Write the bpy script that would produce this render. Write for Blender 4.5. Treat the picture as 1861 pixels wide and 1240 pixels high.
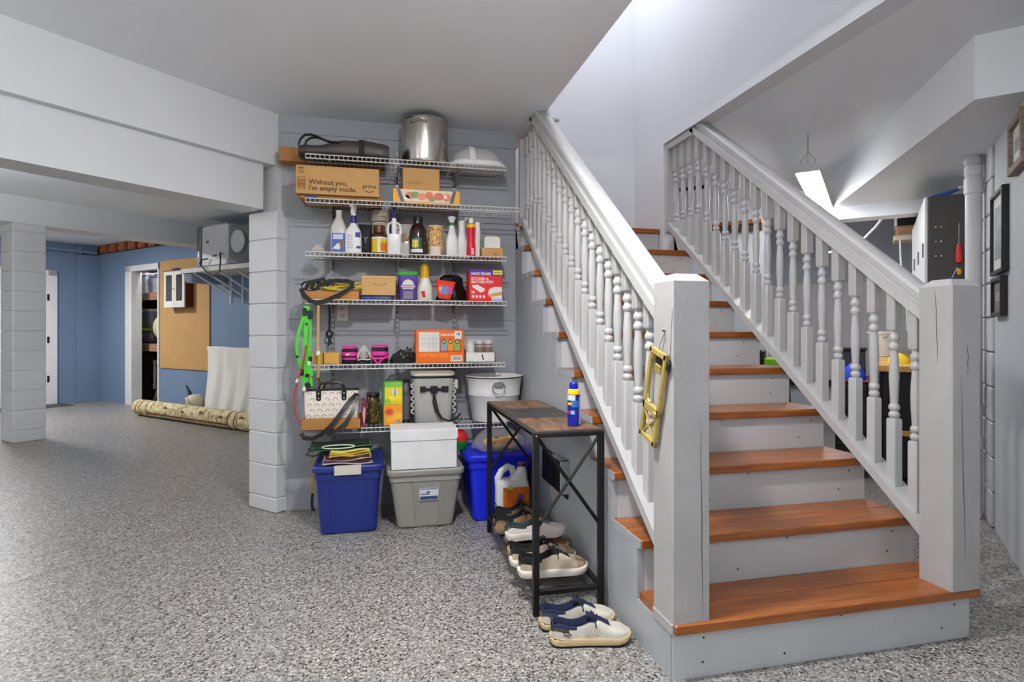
import bpy, bmesh, math, random
from mathutils import Vector, Matrix, Euler
random.seed(7)
PI = math.pi
scene = bpy.context.scene
for o in list(bpy.data.objects):
    bpy.data.objects.remove(o, do_unlink=True)
C = scene.collection

# ---------------------------------------------------------------- camera
CAM_YAW = math.radians(13.05)
cam_data = bpy.data.cameras.new('camera')
cam = bpy.data.objects.new('camera', cam_data)
C.objects.link(cam)
cam.location = (0, 0, 1.15)
cam.rotation_euler = (PI / 2, 0, -CAM_YAW)
cam_data.sensor_fit = 'HORIZONTAL'
cam_data.sensor_width = 36.0
cam_data.lens = 36.0 * 1059.0 / 1861.0
cam_data.shift_y = -20.0 / 1861.0
cam_data.clip_start = 0.05
cam_data.clip_end = 200
scene.camera = cam

# ---------------------------------------------------------------- world, light, exposure
world = bpy.data.worlds.new('world')
scene.world = world
world.use_nodes = True
wn = world.node_tree.nodes
wn['Background'].inputs[0].default_value = (1.0, 0.99, 0.97, 1)
wn['Background'].inputs[1].default_value = 0.5
scene.view_settings.view_transform = 'Standard'
scene.view_settings.look = 'None'
scene.view_settings.gamma = 1.0
scene.view_settings.use_curve_mapping = False
scene.view_settings.exposure = 0.1

# ---------------------------------------------------------------- materials
def lin(c):
    return tuple(((v / 12.92) if v <= 0.04045 else ((v + 0.055) / 1.055) ** 2.4) for v in c)
def rgb(*c):
    return lin(tuple(v / 255.0 for v in c)) + (1.0,)
MATS = {}
def mat(name, col, rough=0.55, metal=0.0, var=0.06, scale=9.0, bump=0.0, bscale=60.0, alpha=1.0,
        trans=0.0, emit=0.0, spec=0.5, ior=1.45, coat=0.0):
    """plain painted or moulded surface: base colour with slight procedural mottling and fine relief"""
    if name in MATS:
        return MATS[name]
    m = bpy.data.materials.new(name)
    m.use_nodes = True
    nt = m.node_tree
    b = nt.nodes['Principled BSDF']
    c = rgb(*col)
    b.inputs['Roughness'].default_value = rough
    b.inputs['Metallic'].default_value = metal
    b.inputs['Specular IOR Level'].default_value = spec
    b.inputs['IOR'].default_value = ior
    b.inputs['Alpha'].default_value = alpha
    b.inputs['Transmission Weight'].default_value = trans
    b.inputs['Coat Weight'].default_value = coat
    tc = nt.nodes.new('ShaderNodeTexCoord')
    nz = nt.nodes.new('ShaderNodeTexNoise')
    nz.inputs['Scale'].default_value = scale
    nz.inputs['Detail'].default_value = 4
    nt.links.new(tc.outputs['Object'], nz.inputs['Vector'])
    rp = nt.nodes.new('ShaderNodeValToRGB')
    rp.color_ramp.elements[0].position = 0.3
    rp.color_ramp.elements[1].position = 0.7
    rp.color_ramp.elements[0].color = tuple(v * (1 - var) for v in c[:3]) + (1,)
    rp.color_ramp.elements[1].color = tuple(min(1, v * (1 + var)) for v in c[:3]) + (1,)
    nt.links.new(nz.outputs['Fac'], rp.inputs['Fac'])
    nt.links.new(rp.outputs['Color'], b.inputs['Base Color'])
    if emit:
        b.inputs['Emission Color'].default_value = c
        b.inputs['Emission Strength'].default_value = emit
    if bump:
        n2 = nt.nodes.new('ShaderNodeTexNoise')
        n2.inputs['Scale'].default_value = bscale
        n2.inputs['Detail'].default_value = 5
        nt.links.new(tc.outputs['Object'], n2.inputs['Vector'])
        bp = nt.nodes.new('ShaderNodeBump')
        bp.inputs['Strength'].default_value = bump
        bp.inputs['Distance'].default_value = 0.01
        nt.links.new(n2.outputs['Fac'], bp.inputs['Height'])
        nt.links.new(bp.outputs['Normal'], b.inputs['Normal'])
    MATS[name] = m
    return m

def mat_wood(name, a, b_, rough=0.35, stretch=(22, 1.5, 22), knots=False, coat=0.0):
    if name in MATS:
        return MATS[name]
    m = bpy.data.materials.new(name)
    m.use_nodes = True
    nt = m.node_tree
    b = nt.nodes['Principled BSDF']
    tc = nt.nodes.new('ShaderNodeTexCoord')
    mp = nt.nodes.new('ShaderNodeMapping')
    mp.inputs['Scale'].default_value = stretch
    nz = nt.nodes.new('ShaderNodeTexNoise')
    nz.inputs['Scale'].default_value = 2.2
    nz.inputs['Detail'].default_value = 8
    nz.inputs['Distortion'].default_value = 0.6
    rp = nt.nodes.new('ShaderNodeValToRGB')
    rp.color_ramp.elements[0].position = 0.32
    rp.color_ramp.elements[1].position = 0.72
    rp.color_ramp.elements[0].color = rgb(*a)
    rp.color_ramp.elements[1].color = rgb(*b_)
    nt.links.new(tc.outputs['Object'], mp.inputs['Vector'])
    nt.links.new(mp.outputs['Vector'], nz.inputs['Vector'])
    nt.links.new(nz.outputs['Fac'], rp.inputs['Fac'])
    nt.links.new(rp.outputs['Color'], b.inputs['Base Color'])
    b.inputs['Roughness'].default_value = rough
    b.inputs['Coat Weight'].default_value = coat
    b.inputs['Coat Roughness'].default_value = 0.25
    bp = nt.nodes.new('ShaderNodeBump')
    bp.inputs['Strength'].default_value = 0.12
    bp.inputs['Distance'].default_value = 0.004
    nt.links.new(nz.outputs['Fac'], bp.inputs['Height'])
    nt.links.new(bp.outputs['Normal'], b.inputs['Normal'])
    MATS[name] = m
    return m

def mat_floor():
    m = bpy.data.materials.new('epoxy_flake_floor')
    m.use_nodes = True
    nt = m.node_tree
    b = nt.nodes['Principled BSDF']
    tc = nt.nodes.new('ShaderNodeTexCoord')
    dis = nt.nodes.new('ShaderNodeTexNoise')
    dis.inputs['Scale'].default_value = 120
    dis.inputs['Detail'].default_value = 2
    nt.links.new(tc.outputs['Object'], dis.inputs['Vector'])
    mx = nt.nodes.new('ShaderNodeVectorMath')
    mx.operation = 'MULTIPLY_ADD'
    mx.inputs[1].default_value = (0.012, 0.012, 0)
    nt.links.new(dis.outputs['Color'], mx.inputs[0])
    nt.links.new(tc.outputs['Object'], mx.inputs[2])
    v = nt.nodes.new('ShaderNodeTexVoronoi')
    v.inputs['Scale'].default_value = 150
    nt.links.new(mx.outputs['Vector'], v.inputs['Vector'])
    rp = nt.nodes.new('ShaderNodeValToRGB')
    e = rp.color_ramp
    e.interpolation = 'LINEAR'
    cols = [(0.0, (34, 33, 31)), (0.10, (74, 72, 69)), (0.20, (130, 127, 122)), (0.45, (151, 148, 142)), (0.68, (168, 164, 158)),
            (0.86, (191, 187, 181)), (1.0, (220, 216, 210))]
    e.elements[0].position = 0.0
    e.elements[0].color = rgb(*cols[0][1])
    e.elements[1].position = 1.0
    e.elements[1].color = rgb(*cols[-1][1])
    for p, c in cols[1:-1]:
        el = e.elements.new(p)
        el.color = rgb(*c)
    sep = nt.nodes.new('ShaderNodeSeparateColor')
    nt.links.new(v.outputs['Color'], sep.inputs['Color'])
    nt.links.new(sep.outputs['Red'], rp.inputs['Fac'])
    # slow mottling of the flake density
    n2 = nt.nodes.new('ShaderNodeTexNoise')
    n2.inputs['Scale'].default_value = 26
    n2.inputs['Detail'].default_value = 3
    nt.links.new(tc.outputs['Object'], n2.inputs['Vector'])
    r2 = nt.nodes.new('ShaderNodeValToRGB')
    r2.color_ramp.elements[0].position = 0.3
    r2.color_ramp.elements[1].position = 0.7
    r2.color_ramp.elements[0].color = (0.66, 0.66, 0.66, 1)
    r2.color_ramp.elements[1].color = (0.84, 0.84, 0.84, 1)
    nt.links.new(n2.outputs['Fac'], r2.inputs['Fac'])
    mu = nt.nodes.new('ShaderNodeMixRGB')
    mu.blend_type = 'MULTIPLY'
    mu.inputs['Fac'].default_value = 1
    nt.links.new(rp.outputs['Color'], mu.inputs['Color1'])
    nt.links.new(r2.outputs['Color'], mu.inputs['Color2'])
    nt.links.new(mu.outputs['Color'], b.inputs['Base Color'])
    b.inputs['Roughness'].default_value = 0.38
    bp = nt.nodes.new('ShaderNodeBump')
    bp.inputs['Strength'].default_value = 0.35
    bp.inputs['Distance'].default_value = 0.002
    nt.links.new(sep.outputs['Red'], bp.inputs['Height'])
    nt.links.new(bp.outputs['Normal'], b.inputs['Normal'])
    return m

# ---------------------------------------------------------------- mesh helpers
class MB:
    """collects shapes into one mesh"""
    def __init__(self, M=None):
        self.v = []; self.f = []; self.m = []; self.M = M
    def add(self, vs, fs, mi=0):
        o = len(self.v)
        M = self.M
        for p in vs:
            self.v.append(tuple(M @ Vector(p)) if M is not None else tuple(p))
        for q in fs:
            self.f.append(tuple(o + i for i in q)); self.m.append(mi)
        return self
    def box(self, x0, x1, y0, y1, z0, z1, mi=0):
        return self.add([(x0,y0,z0),(x1,y0,z0),(x1,y1,z0),(x0,y1,z0),(x0,y0,z1),(x1,y0,z1),(x1,y1,z1),(x0,y1,z1)],
                 [(3,2,1,0),(4,5,6,7),(0,1,5,4),(1,2,6,5),(2,3,7,6),(3,0,4,7)], mi)
    def rbox(self, x0, x1, y0, y1, z0, z1, r=0.004, mi=0):
        """box with all edges chamfered"""
        vs = []; 
        r = min(r, (x1-x0)/2.01, (y1-y0)/2.01, (z1-z0)/2.01)
        for z, i in ((z0, r), (z0+r, 0), (z1-r, 0), (z1, r)):
            a0, a1, b0, b1 = x0+i, x1-i, y0+i, y1-i
            k = r if i == 0 else r*0.6
            vs.append([(a0+k,b0,z),(a1-k,b0,z),(a1,b0+k,z),(a1,b1-k,z),(a1-k,b1,z),(a0+k,b1,z),(a0,b1-k,z),(a0,b0+k,z)])
        return self.loft(vs, mi=mi)
    def loft(self, rings, closed=True, cap0=True, cap1=True, mi=0, mis=None):
        n = len(rings[0]); vs = [p for r in rings for p in r]; fs = []; o0 = len(self.f)
        for k in range(len(rings)-1):
            for i in range(n if closed else n-1):
                j = (i+1) % n
                fs.append((k*n+i, k*n+j, (k+1)*n+j, (k+1)*n+i))
        side = len(fs)
        if cap0: fs.append(tuple(range(n-1, -1, -1)))
        if cap1: fs.append(tuple((len(rings)-1)*n+i for i in range(n)))
        self.add(vs, fs, mi)
        if mis:
            per = n if closed else n-1
            for k in range(side):
                self.m[o0+k] = mis(k // per, k % per)
        return self
    def lathe(self, prof, n=24, cx=0, cy=0, mi=0, cap0=True, cap1=True, mis=None):
        rings = [[(cx+r*math.cos(2*PI*i/n), cy+r*math.sin(2*PI*i/n), z) for i in range(n)] for r, z in prof]
        return self.loft(rings, True, cap0, cap1, mi, mis)
    def rring(self, cx, cy, w, d, z, r, n=4):
        r = max(1e-4, min(r, w/2-1e-4, d/2-1e-4)); out = []
        for sx, sy, a0 in ((1,-1,-PI/2),(1,1,0),(-1,1,PI/2),(-1,-1,PI)):
            for i in range(n+1):
                a = a0 + PI/2*i/n
                out.append((cx+sx*(w/2-r)+r*math.cos(a), cy+sy*(d/2-r)+r*math.sin(a), z))
        return out
    def rloft(self, cx, cy, prof, n=4, mi=0, mis=None, cap0=True, cap1=True):
        """prof: (z, width, depth, corner radius)"""
        return self.loft([self.rring(cx, cy, w, d, z, r, n) for z, w, d, r in prof], True, cap0, cap1, mi, mis)
    def tube(self, pts, r, n=8, closed=False, mi=0, cap=True):
        pts = [Vector(p) for p in pts]; rings = []; N = len(pts)
        prev = None
        for i, p in enumerate(pts):
            a = pts[(i-1) % N] if (closed or i > 0) else p
            b = pts[(i+1) % N] if (closed or i < N-1) else p
            t = (b-a)
            if t.length < 1e-9: t = Vector((0,0,1))
            t.normalize()
            if prev is None:
                up = Vector((0,0,1)) if abs(t.z) < 0.9 else Vector((1,0,0))
                u = t.cross(up).normalized()
            else:
                u = (prev - t*prev.dot(t))
                u = u.normalized() if u.length > 1e-6 else t.orthogonal().normalized()
            prev = u
            w = t.cross(u)
            rr = r[i] if isinstance(r, (list, tuple)) else r
            rings.append([tuple(p + rr*(math.cos(2*PI*k/n)*u + math.sin(2*PI*k/n)*w)) for k in range(n)])
        if closed:
            rings.append(rings[0]); return self.loft(rings, True, False, False, mi)
        return self.loft(rings, True, cap, cap, mi)
    def ribbon(self, pts, width, th, nrm, mi=0):
        """flat strap: pts centreline, width across, thickness along nrm"""
        pts = [Vector(p) for p in pts]; rings = []; N = len(pts)
        for i, p in enumerate(pts):
            t = (pts[min(i+1,N-1)] - pts[max(i-1,0)]).normalized()
            nv = Vector(nrm[i] if isinstance(nrm, list) else nrm)
            nv = (nv - t*nv.dot(t)).normalized()
            w = t.cross(nv)
            rings.append([tuple(p+w*width/2+nv*th/2), tuple(p-w*width/2+nv*th/2), tuple(p-w*width/2-nv*th/2), tuple(p+w*width/2-nv*th/2)])
        return self.loft(rings, True, True, True, mi)
    def prism(self, poly, a0, a1, axis='y', mi=0):
        """polygon extruded along an axis; poly in the other two coordinates"""
        f = {'y': lambda p, a: (p[0], a, p[1]), 'x': lambda p, a: (a, p[0], p[1]), 'z': lambda p, a: (p[0], p[1], a)}[axis]
        return self.loft([[f(p, a0) for p in poly], [f(p, a1) for p in poly]], True, True, True, mi)
    def sphere(self, c, rx, ry=None, rz=None, n=12, mi=0):
        ry = ry or rx; rz = rz or rx; h = max(4, n//2)
        rings = [[(c[0]+rx*math.sin(PI*k/h)*math.cos(2*PI*i/n), c[1]+ry*math.sin(PI*k/h)*math.sin(2*PI*i/n), c[2]-rz*math.cos(PI*k/h)) for i in range(n)] for k in range(1, h)]
        o = len(self.v)
        self.loft(rings, True, True, True, mi)
        return self
    def mesh(self, name, mats, smooth=30):
        me = bpy.data.meshes.new(name)
        me.from_pydata(self.v, [], self.f)
        mats = mats if isinstance(mats, (list, tuple)) else [mats]
        for m in mats: me.materials.append(m)
        for p, i in zip(me.polygons, self.m): p.material_index = min(i, len(mats)-1)
        bm = bmesh.new(); bm.from_mesh(me)
        bmesh.ops.recalc_face_normals(bm, faces=bm.faces)
        bm.to_mesh(me); bm.free()
        if smooth:
            for p in me.polygons: p.use_smooth = True
            me.set_sharp_from_angle(angle=math.radians(smooth))
        me.update()
        return me
    def build(self, name, mats, parent=None, smooth=30, loc=(0,0,0), rz=0.0):
        o = bpy.data.objects.new(name, self.mesh(name, mats, smooth))
        C.objects.link(o)
        o.location = loc; o.rotation_euler = (0, 0, rz)
        if parent: o.parent = parent
        return o

def tag(o, label, cat=None, group=None, kind=None):
    if label: o['label'] = label
    if cat: o['category'] = cat
    if group: o['group'] = group
    if kind: o['kind'] = kind
    return o
def thing(name, label, cat, loc=(0,0,0), rz=0.0, group=None):
    o = bpy.data.objects.new(name, None); C.objects.link(o)
    o.empty_display_size = 0.05
    o.location = loc; o.rotation_euler = (0, 0, rz)
    return tag(o, label, cat, group)
def struct(o, label=None):
    o['kind'] = 'structure'
    if label: o['label'] = label
    return o
def inst(name, me, parent=None, loc=(0,0,0), rz=0.0):
    o = bpy.data.objects.new(name, me); C.objects.link(o)
    o.location = loc; o.rotation_euler = (0,0,rz)
    if parent: o.parent = parent
    return o
def text(parent, body, size, loc, m, rot=(PI/2,0,0), bold=0.0, align='LEFT', xs=1.0, name='lettering'):
    """flat printed lettering as a thin mesh"""
    cu = bpy.data.curves.new('print', 'FONT')
    cu.body = body; cu.size = size; cu.align_x = align; cu.offset = bold; cu.resolution_u = 2
    t = bpy.data.objects.new('print', cu); C.objects.link(t)
    dg = bpy.context.evaluated_depsgraph_get()
    me = bpy.data.meshes.new_from_object(t.evaluated_get(dg))
    bpy.data.objects.remove(t, do_unlink=True)
    me.materials.clear(); me.materials.append(m)
    o = bpy.data.objects.new(name, me); C.objects.link(o)
    o.location = loc; o.rotation_euler = rot; o.scale = (xs, 1, 1)
    if parent: o.parent = parent
    return o
Q = PI/4     # the building stands at 45 degrees to the stairs
def st(s, n):
    return ((s-n)/math.sqrt(2), (s+n)/math.sqrt(2))
# ---------------------------------------------------------------- paint
CEIL_M = mat('ceiling_white_paint', (236, 238, 241), 0.5, var=0.02, scale=1.5, bump=0.05, bscale=90)
WHITE_M = mat('beam_white_paint', (214, 215, 216), 0.55, var=0.02, scale=2, bump=0.05, bscale=80)
BLOCK_M = mat('white_painted_block', (208, 208, 208), 0.55, var=0.03, scale=5, bump=0.25, bscale=140)
GREYW_M = mat('grey_painted_wall', (154, 157, 162), 0.5, var=0.05, scale=2.5, bump=0.12, bscale=45)
PANEL_M = mat('grey_painted_panel', (176, 179, 183), 0.45, var=0.04, scale=3, bump=0.1, bscale=25)
BLUE_M = mat('blue_painted_wall', (112, 132, 158), 0.5, var=0.04, scale=2, bump=0.08, bscale=60)
WELL_M = mat('stairwell_pale_paint', (218, 220, 225), 0.55, var=0.02, scale=2)
RWALL_M = mat('right_grey_plaster', (196, 199, 203), 0.6, var=0.05, scale=2.5, bump=0.35, bscale=16)
DWALL_SHADE_M = mat('workshop_wall_painted_shade', (176, 184, 198), 0.5, var=0.05, scale=2)
TRIM_M = mat('gloss_white_trim', (222, 222, 221), 0.35, var=0.03, scale=6, bump=0.06, bscale=50)
RAIL_M = mat('gloss_white_railing', (186, 185, 184), 0.35, var=0.04, scale=7, bump=0.08, bscale=60)
NEWEL_M = mat('weathered_white_newel', (172, 170, 168), 0.45, var=0.05, scale=8, bump=0.15, bscale=70)
CRACK_M = mat('dark_wood_check', (70, 66, 62), 0.8)
RISER_M = mat('white_painted_riser', (194, 196, 198), 0.4, var=0.03, scale=4, bump=0.08, bscale=40)
TREAD_M = mat_wood('varnished_fir_tread', (122, 62, 14), (170, 98, 36), rough=0.32, stretch=(1.5, 24, 24), coat=0.25)
SIDE_M = mat('grey_stair_side_paint', (170, 173, 177), 0.4, var=0.05, scale=3, bump=0.3, bscale=22)
NAIL_M = mat('dark_nail_head', (40, 38, 36), 0.6)
BLACK_M = mat('black_plastic', (22, 22, 23), 0.45)

# ---------------------------------------------------------------- floor with sawn joint
FLOOR_M = mat_floor()
b = MB(); b.box(-8, 14, 3.327, 16, -0.08, 0); b.box(-8, 14, -10, 3.322, -0.08, 0); b.box(-8, 14, -10, 16, -0.12, -0.006)
struct(b.build('floor', FLOOR_M, smooth=0, rz=Q), 'grey flake epoxy garage floor with a sawn joint')

# ---------------------------------------------------------------- ceiling with stairwell opening
CH = 2.515
b = MB()
b.box(-11, 1.03, -3.6, 13, CH, CH+0.12); b.box(2.17, 10, -3.6, 13, CH, CH+0.12)
b.box(1.03, 2.17, -3.6, 1.0, CH, CH+0.12); b.box(1.03, 2.17, 4.53, 13, CH, CH+0.12)
struct(b.build('ceiling', CEIL_M, smooth=0), 'smooth white ceiling opened above the stairs')

# stairwell shaft above the opening
b = MB(); b.box(2.05, 2.17, 3.92, 4.53, 0, CH); b.box(2.05, 2.17, 1.0, 4.53, CH, 5.0)
struct(b.build('wall_stairwell_right', WELL_M, smooth=0), 'white stairwell wall rising beside the right railing')
b = MB(); b.box(0.5, 2.05, 4.41, 4.53, 0, 5.0)
struct(b.build('wall_stairwell_back', WELL_M, smooth=0), 'pale stairwell wall behind the top step')
b = MB(); b.box(0.91, 1.03, 1.1, 4.41, CH+0.12, 5.0); b.box(1.03, 2.05, 1.0, 1.1, CH, 5.0)
struct(b.build('wall_stairwell_left', WELL_M, smooth=0), 'stairwell wall above the left railing')
b = MB(); b.box(0.9, 2.2, 1.0, 4.55, 5.0, 5.1)
struct(b.build('ceiling_stairwell', CEIL_M, smooth=0), 'ceiling high over the stairwell')

# ---------------------------------------------------------------- shelf wall, made of painted sheets
b = MB(); b.box(-0.625, 0.938, 3.934, 4.06, 0, CH)
sw = struct(b.build('wall_back', GREYW_M, smooth=0), 'grey painted wall behind the wire shelves')
for (x0, x1, z0, z1) in ((-0.545, 0.936, 0.0, 1.215), (-0.545, 0.936, 1.219, 2.40), (-0.62, 0.936, 2.404, 2.515)):
    b = MB(); b.rbox(x0, x1, 3.928, 3.936, z0, z1, 0.0015)
    b.build('panel', GREYW_M, sw, smooth=0)
b = MB(); b.box(0.90, 0.955, 4.06, 4.41, 0, CH); struct(b.build('wall_return', GREYW_M, smooth=0), 'short grey wall return at the head of the stairs')

# pier of painted blocks under the beam end
def blocks(name, label, s0, s1, n0, n1, first, top, m):
    base = MB(); base.box(s0+0.008, s1-0.008, n0+0.008, n1-0.008, 0, top)
    root = struct(base.build(name, m, smooth=0, rz=Q), label)
    z = 0.0; h = first
    meshes = {}
    while z < top-0.01:
        hh = min(h, top-z)
        key = round(hh, 3)
        if key not in meshes:
            q = MB(); q.rbox(s0, s1, n0, n1, 0.0025, hh-0.0025, 0.005); meshes[key] = q.mesh('brick', m, 25)
        inst('brick', meshes[key], root, (0, 0, z)); z += hh; h = 0.204
    return root
blocks('wall_pier', 'white painted block pier at the left end of the shelf wall', 2.31, 2.66, 3.18, 3.46, 0.092, 1.905, BLOCK_M)
blocks('column', 'free-standing white painted block column by the blue room', 2.33, 2.61, 7.41, 7.73, 0.12, 2.245, BLOCK_M)
b = MB(); b.box(2.335, 2.7, 3.2, 3.34, 1.9, 2.2)
struct(b.build('wall_pier_top', BLOCK_M, smooth=0, rz=Q), 'narrow masonry upstand between pier and beam')

# beams (run along the building grid)
b = MB(); b.box(-5, 2.345, 3.205, 3.50, 2.188, CH)
struct(b.build('trim_1', WHITE_M, smooth=0, rz=Q), 'upper white beam casing meeting the shelf wall')
b = MB(); b.box(-5, 2.27, 3.25, 3.46, 1.906, 2.19)
struct(b.build('trim_2', WHITE_M, smooth=0, rz=Q), 'lower white beam casing bearing on the block pier')
b = MB(); b.box(-5, 4.6, 7.41, 7.75, 2.245, CH)
struct(b.build('trim_3', WHITE_M, smooth=0, rz=Q), 'far white beam carried by the block column')

# ---------------------------------------------------------------- blue room
b = MB(); b.box(-5, 4.6, 10.78, 10.9, 0, CH)
wa = struct(b.build('wall_blue_left', BLUE_M, smooth=0, rz=Q), 'blue painted wall with a white door at its left')
DN0, DN1, DH = 8.86, 9.66, 2.04       # doorway in the other blue wall
b = MB(); b.box(4.49, 4.6, DN1, 10.9, 0, CH); b.box(4.49, 4.6, 3.3, DN0, 0, CH); b.box(4.49, 4.6, DN0, DN1, DH, CH)
struct(b.build('wall_blue_back', BLUE_M, smooth=0, rz=Q), 'blue painted wall with the closet doorway')
b = MB()
for a0, a1 in ((DN1, DN1+0.16), (DN0-0.02, DN0)):
    b.rbox(4.465, 4.5, a0, a1, 0, DH+0.09, 0.004)
b.rbox(4.465, 4.5, DN0-0.02, DN1+0.16, DH, DH+0.09, 0.004)
b.box(4.47, 4.62, DN1-0.03, DN1, 0, DH); b.box(4.47, 4.62, DN0, DN0+0.02, 0, DH)
struct(b.build('door_1', TRIM_M, smooth=0, rz=Q), 'white doorway frame of the closet in the blue wall')
b = MB(); b.rbox(4.47, 4.50, DN1-0.045, DN1-0.02, 0.92, 1.02, 0.003); 
# white door in the left blue wall, with casing and hinges
b2 = MB(); b2.rbox(3.05, 3.81, 10.74, 10.785, 0.01, 1.98, 0.004); 
for s0, s1, z0, z1 in ((3.81, 3.93, 0, 2.07), (2.93, 3.05, 0, 2.07), (2.93, 3.93, 1.98, 2.07)):
    b2.rbox(s0, s1, 10.735, 10.785, z0, z1, 0.004)
d2 = struct(b2.build('door_2', TRIM_M, smooth=0, rz=Q), 'white door in the left blue wall')
for z in (0.35, 0.95, 1.6):
    h = MB(); h.rbox(3.795, 3.825, 10.728, 10.742, z, z+0.1, 0.003); h.build('hinge', mat('dark_bronze', (60, 54, 48), 0.4, 0.8), d2)
b = MB(); b.box(3.0, 4.0, 10.35, 10.75, 0.0, 0.012)
tag(b.build('door_mat', mat('dark_grey_mat', (84, 84, 84), 0.9, bump=0.5, bscale=200), smooth=0, rz=Q), 'dark flat doormat before the blue wall', 'mat')
# painted pipe run and a column chase in the blue corner
b = MB(); b.tube([(1.0, 10.70, 2.40), (4.45, 10.70, 2.40)], 0.028, 10); 
for s in (2.6, 3.4, 4.2): b.box(s-0.02, s+0.02, 10.66, 10.79, 2.36, 2.45)
struct(b.build('trim_pipe', BLUE_M, rz=Q), 'blue painted pipe along the top of the blue wall')
b = MB(); b.rbox(4.18, 4.49, 10.72, 10.79, 0, 2.35, 0.004)
struct(b.build('trim_chase', BLUE_M, smooth=0, rz=Q), 'shallow blue painted chase in the corner')
# gap with joist ends above the back blue wall
JM = mat_wood('raw_joist_wood', (120, 62, 26), (190, 112, 58), 0.6)
b = MB(); b.box(4.484, 4.492, 7.78, 10.75, 2.375, 2.515); 
dk = struct(b.build('trim_joist_gap', mat('dark_gap', (46, 34, 28), 0.9), smooth=0, rz=Q), 'dark gap with joist ends over the blue wall')
jm = MB(); jm.rbox(-0.02, 0.02, -0.10, 0.10, -0.06, 0.06, 0.003); jme = jm.mesh('plank', JM, 0)
for k in range(9):
    inst('plank', jme, dk, (4.468, 10.5-k*0.30, 2.445))

# closet behind the doorway
b = MB(); b.box(5.6, 5.7, 8.2, 10.4, 0, CH); b.box(4.6, 5.7, 8.1, 8.2, 0, CH); b.box(4.6, 5.7, 10.3, 10.4, 0, CH)
struct(b.build('wall_closet', mat('dark_closet_wood', (74, 44, 28), 0.8), smooth=0, rz=Q), 'dark timber closet walls')

# ---------------------------------------------------------------- right side
b = MB(); b.box(-4, 4.33, -0.72, -0.585, 0, CH)
struct(b.build('wall_right', RWALL_M, smooth=0, rz=Q), 'rough grey plaster wall with framed pictures')
b = MB(); b.box(4.33, 8.6, -0.72, -0.60, 0, CH)
rb = struct(b.build('wall_right_block', BLOCK_M, smooth=0, rz=Q), 'white block wall beyond the plaster')
q = MB(); q.rbox(0, 0.40, 0, 0.03, 0.004, 0.200, 0.006); q.box(0.12, 0.15, 0.025, 0.032, 0.07, 0.10); bme = q.mesh('brick', BLOCK_M, 25)
z = 0.0
for k in range(12):
    inst('brick', bme, rb, (4.34, -0.60, z)); inst('brick', bme, rb, (4.745, -0.60, z)); z += 0.204
# dropped box under the ceiling at the right
b = MB(); b.prism([(3.43, -0.39), (5.8, 0.31), (5.8, -0.60), (3.43, -0.60)], 2.22, CH, 'z')
struct(b.build('ceiling_drop', CEIL_M, smooth=0, rz=Q), 'dropped white ceiling box at the right')
b = MB(); b.box(5.8, 6.0, -0.60, 0.31, 2.11, 2.30)
struct(b.build('trim_header', CEIL_M, smooth=0, rz=Q), 'white header under the far end of the ceiling box')
b = MB(); b.box(5.25, 5.37, 0.78, 1.72, 0, CH)
we = struct(b.build('wall_workshop_front', mat('workshop_white_paint', (206, 208, 213), 0.55, var=0.03), smooth=0, rz=Q), 'pale cross wall seen through the right balusters')
b = MB(); b.box(4.62, 8.6, 1.60, 1.72, 0, CH)
struct(b.build('wall_workshop_left', mat('workshop_white_paint', (206, 208, 213), 0.55, var=0.03), smooth=0, rz=Q), 'pale workshop wall beyond the railing')
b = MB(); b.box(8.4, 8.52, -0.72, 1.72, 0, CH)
wd = struct(b.build('wall_workshop_back', mat('workshop_white_paint', (206, 208, 213), 0.55), smooth=0, rz=Q), 'white workshop end wall, light falloff painted as blue grey above')
b = MB(); b.rbox(8.385, 8.41, -0.6, 1.6, 1.75, CH, 0.003)  # blue-grey upper panel paints in the wall's light falloff
b.build('panel', DWALL_SHADE_M, wd, smooth=0)
# ---------------------------------------------------------------- staircase
RISE, RUN, Y0 = 0.19, 0.25, 1.716
XL, XR = 0.938, 2.182
stair = thing('staircase', 'white staircase with varnished orange wood treads between two railings', 'staircase', (0, 0, 0))
NST = 10
NAIL_ME = MB().box(-0.003, 0.003, -0.0015, 0.001, -0.003, 0.003).mesh('nail', NAIL_M, 0)
# grey side wall, stepped under the treads
for x0, x1, nm, mm in ((XL, XL+0.03, 'side_wall', SIDE_M), (XR-0.045, XR-0.02, 'side_wall', RISER_M)):
    poly = [(1.742, 0.0)]
    for n in range(1, NST+1):
        y = 1.742 + RUN*(n-1); z = RISE*n - 0.034
        poly += [(y, z), (y+RUN if n < NST else 3.93, z)]
    poly += [(3.93, 0.0)]
    b = MB(); b.prism(poly, x0, x1, 'x'); b.build(nm, mm, stair, smooth=0)
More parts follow.
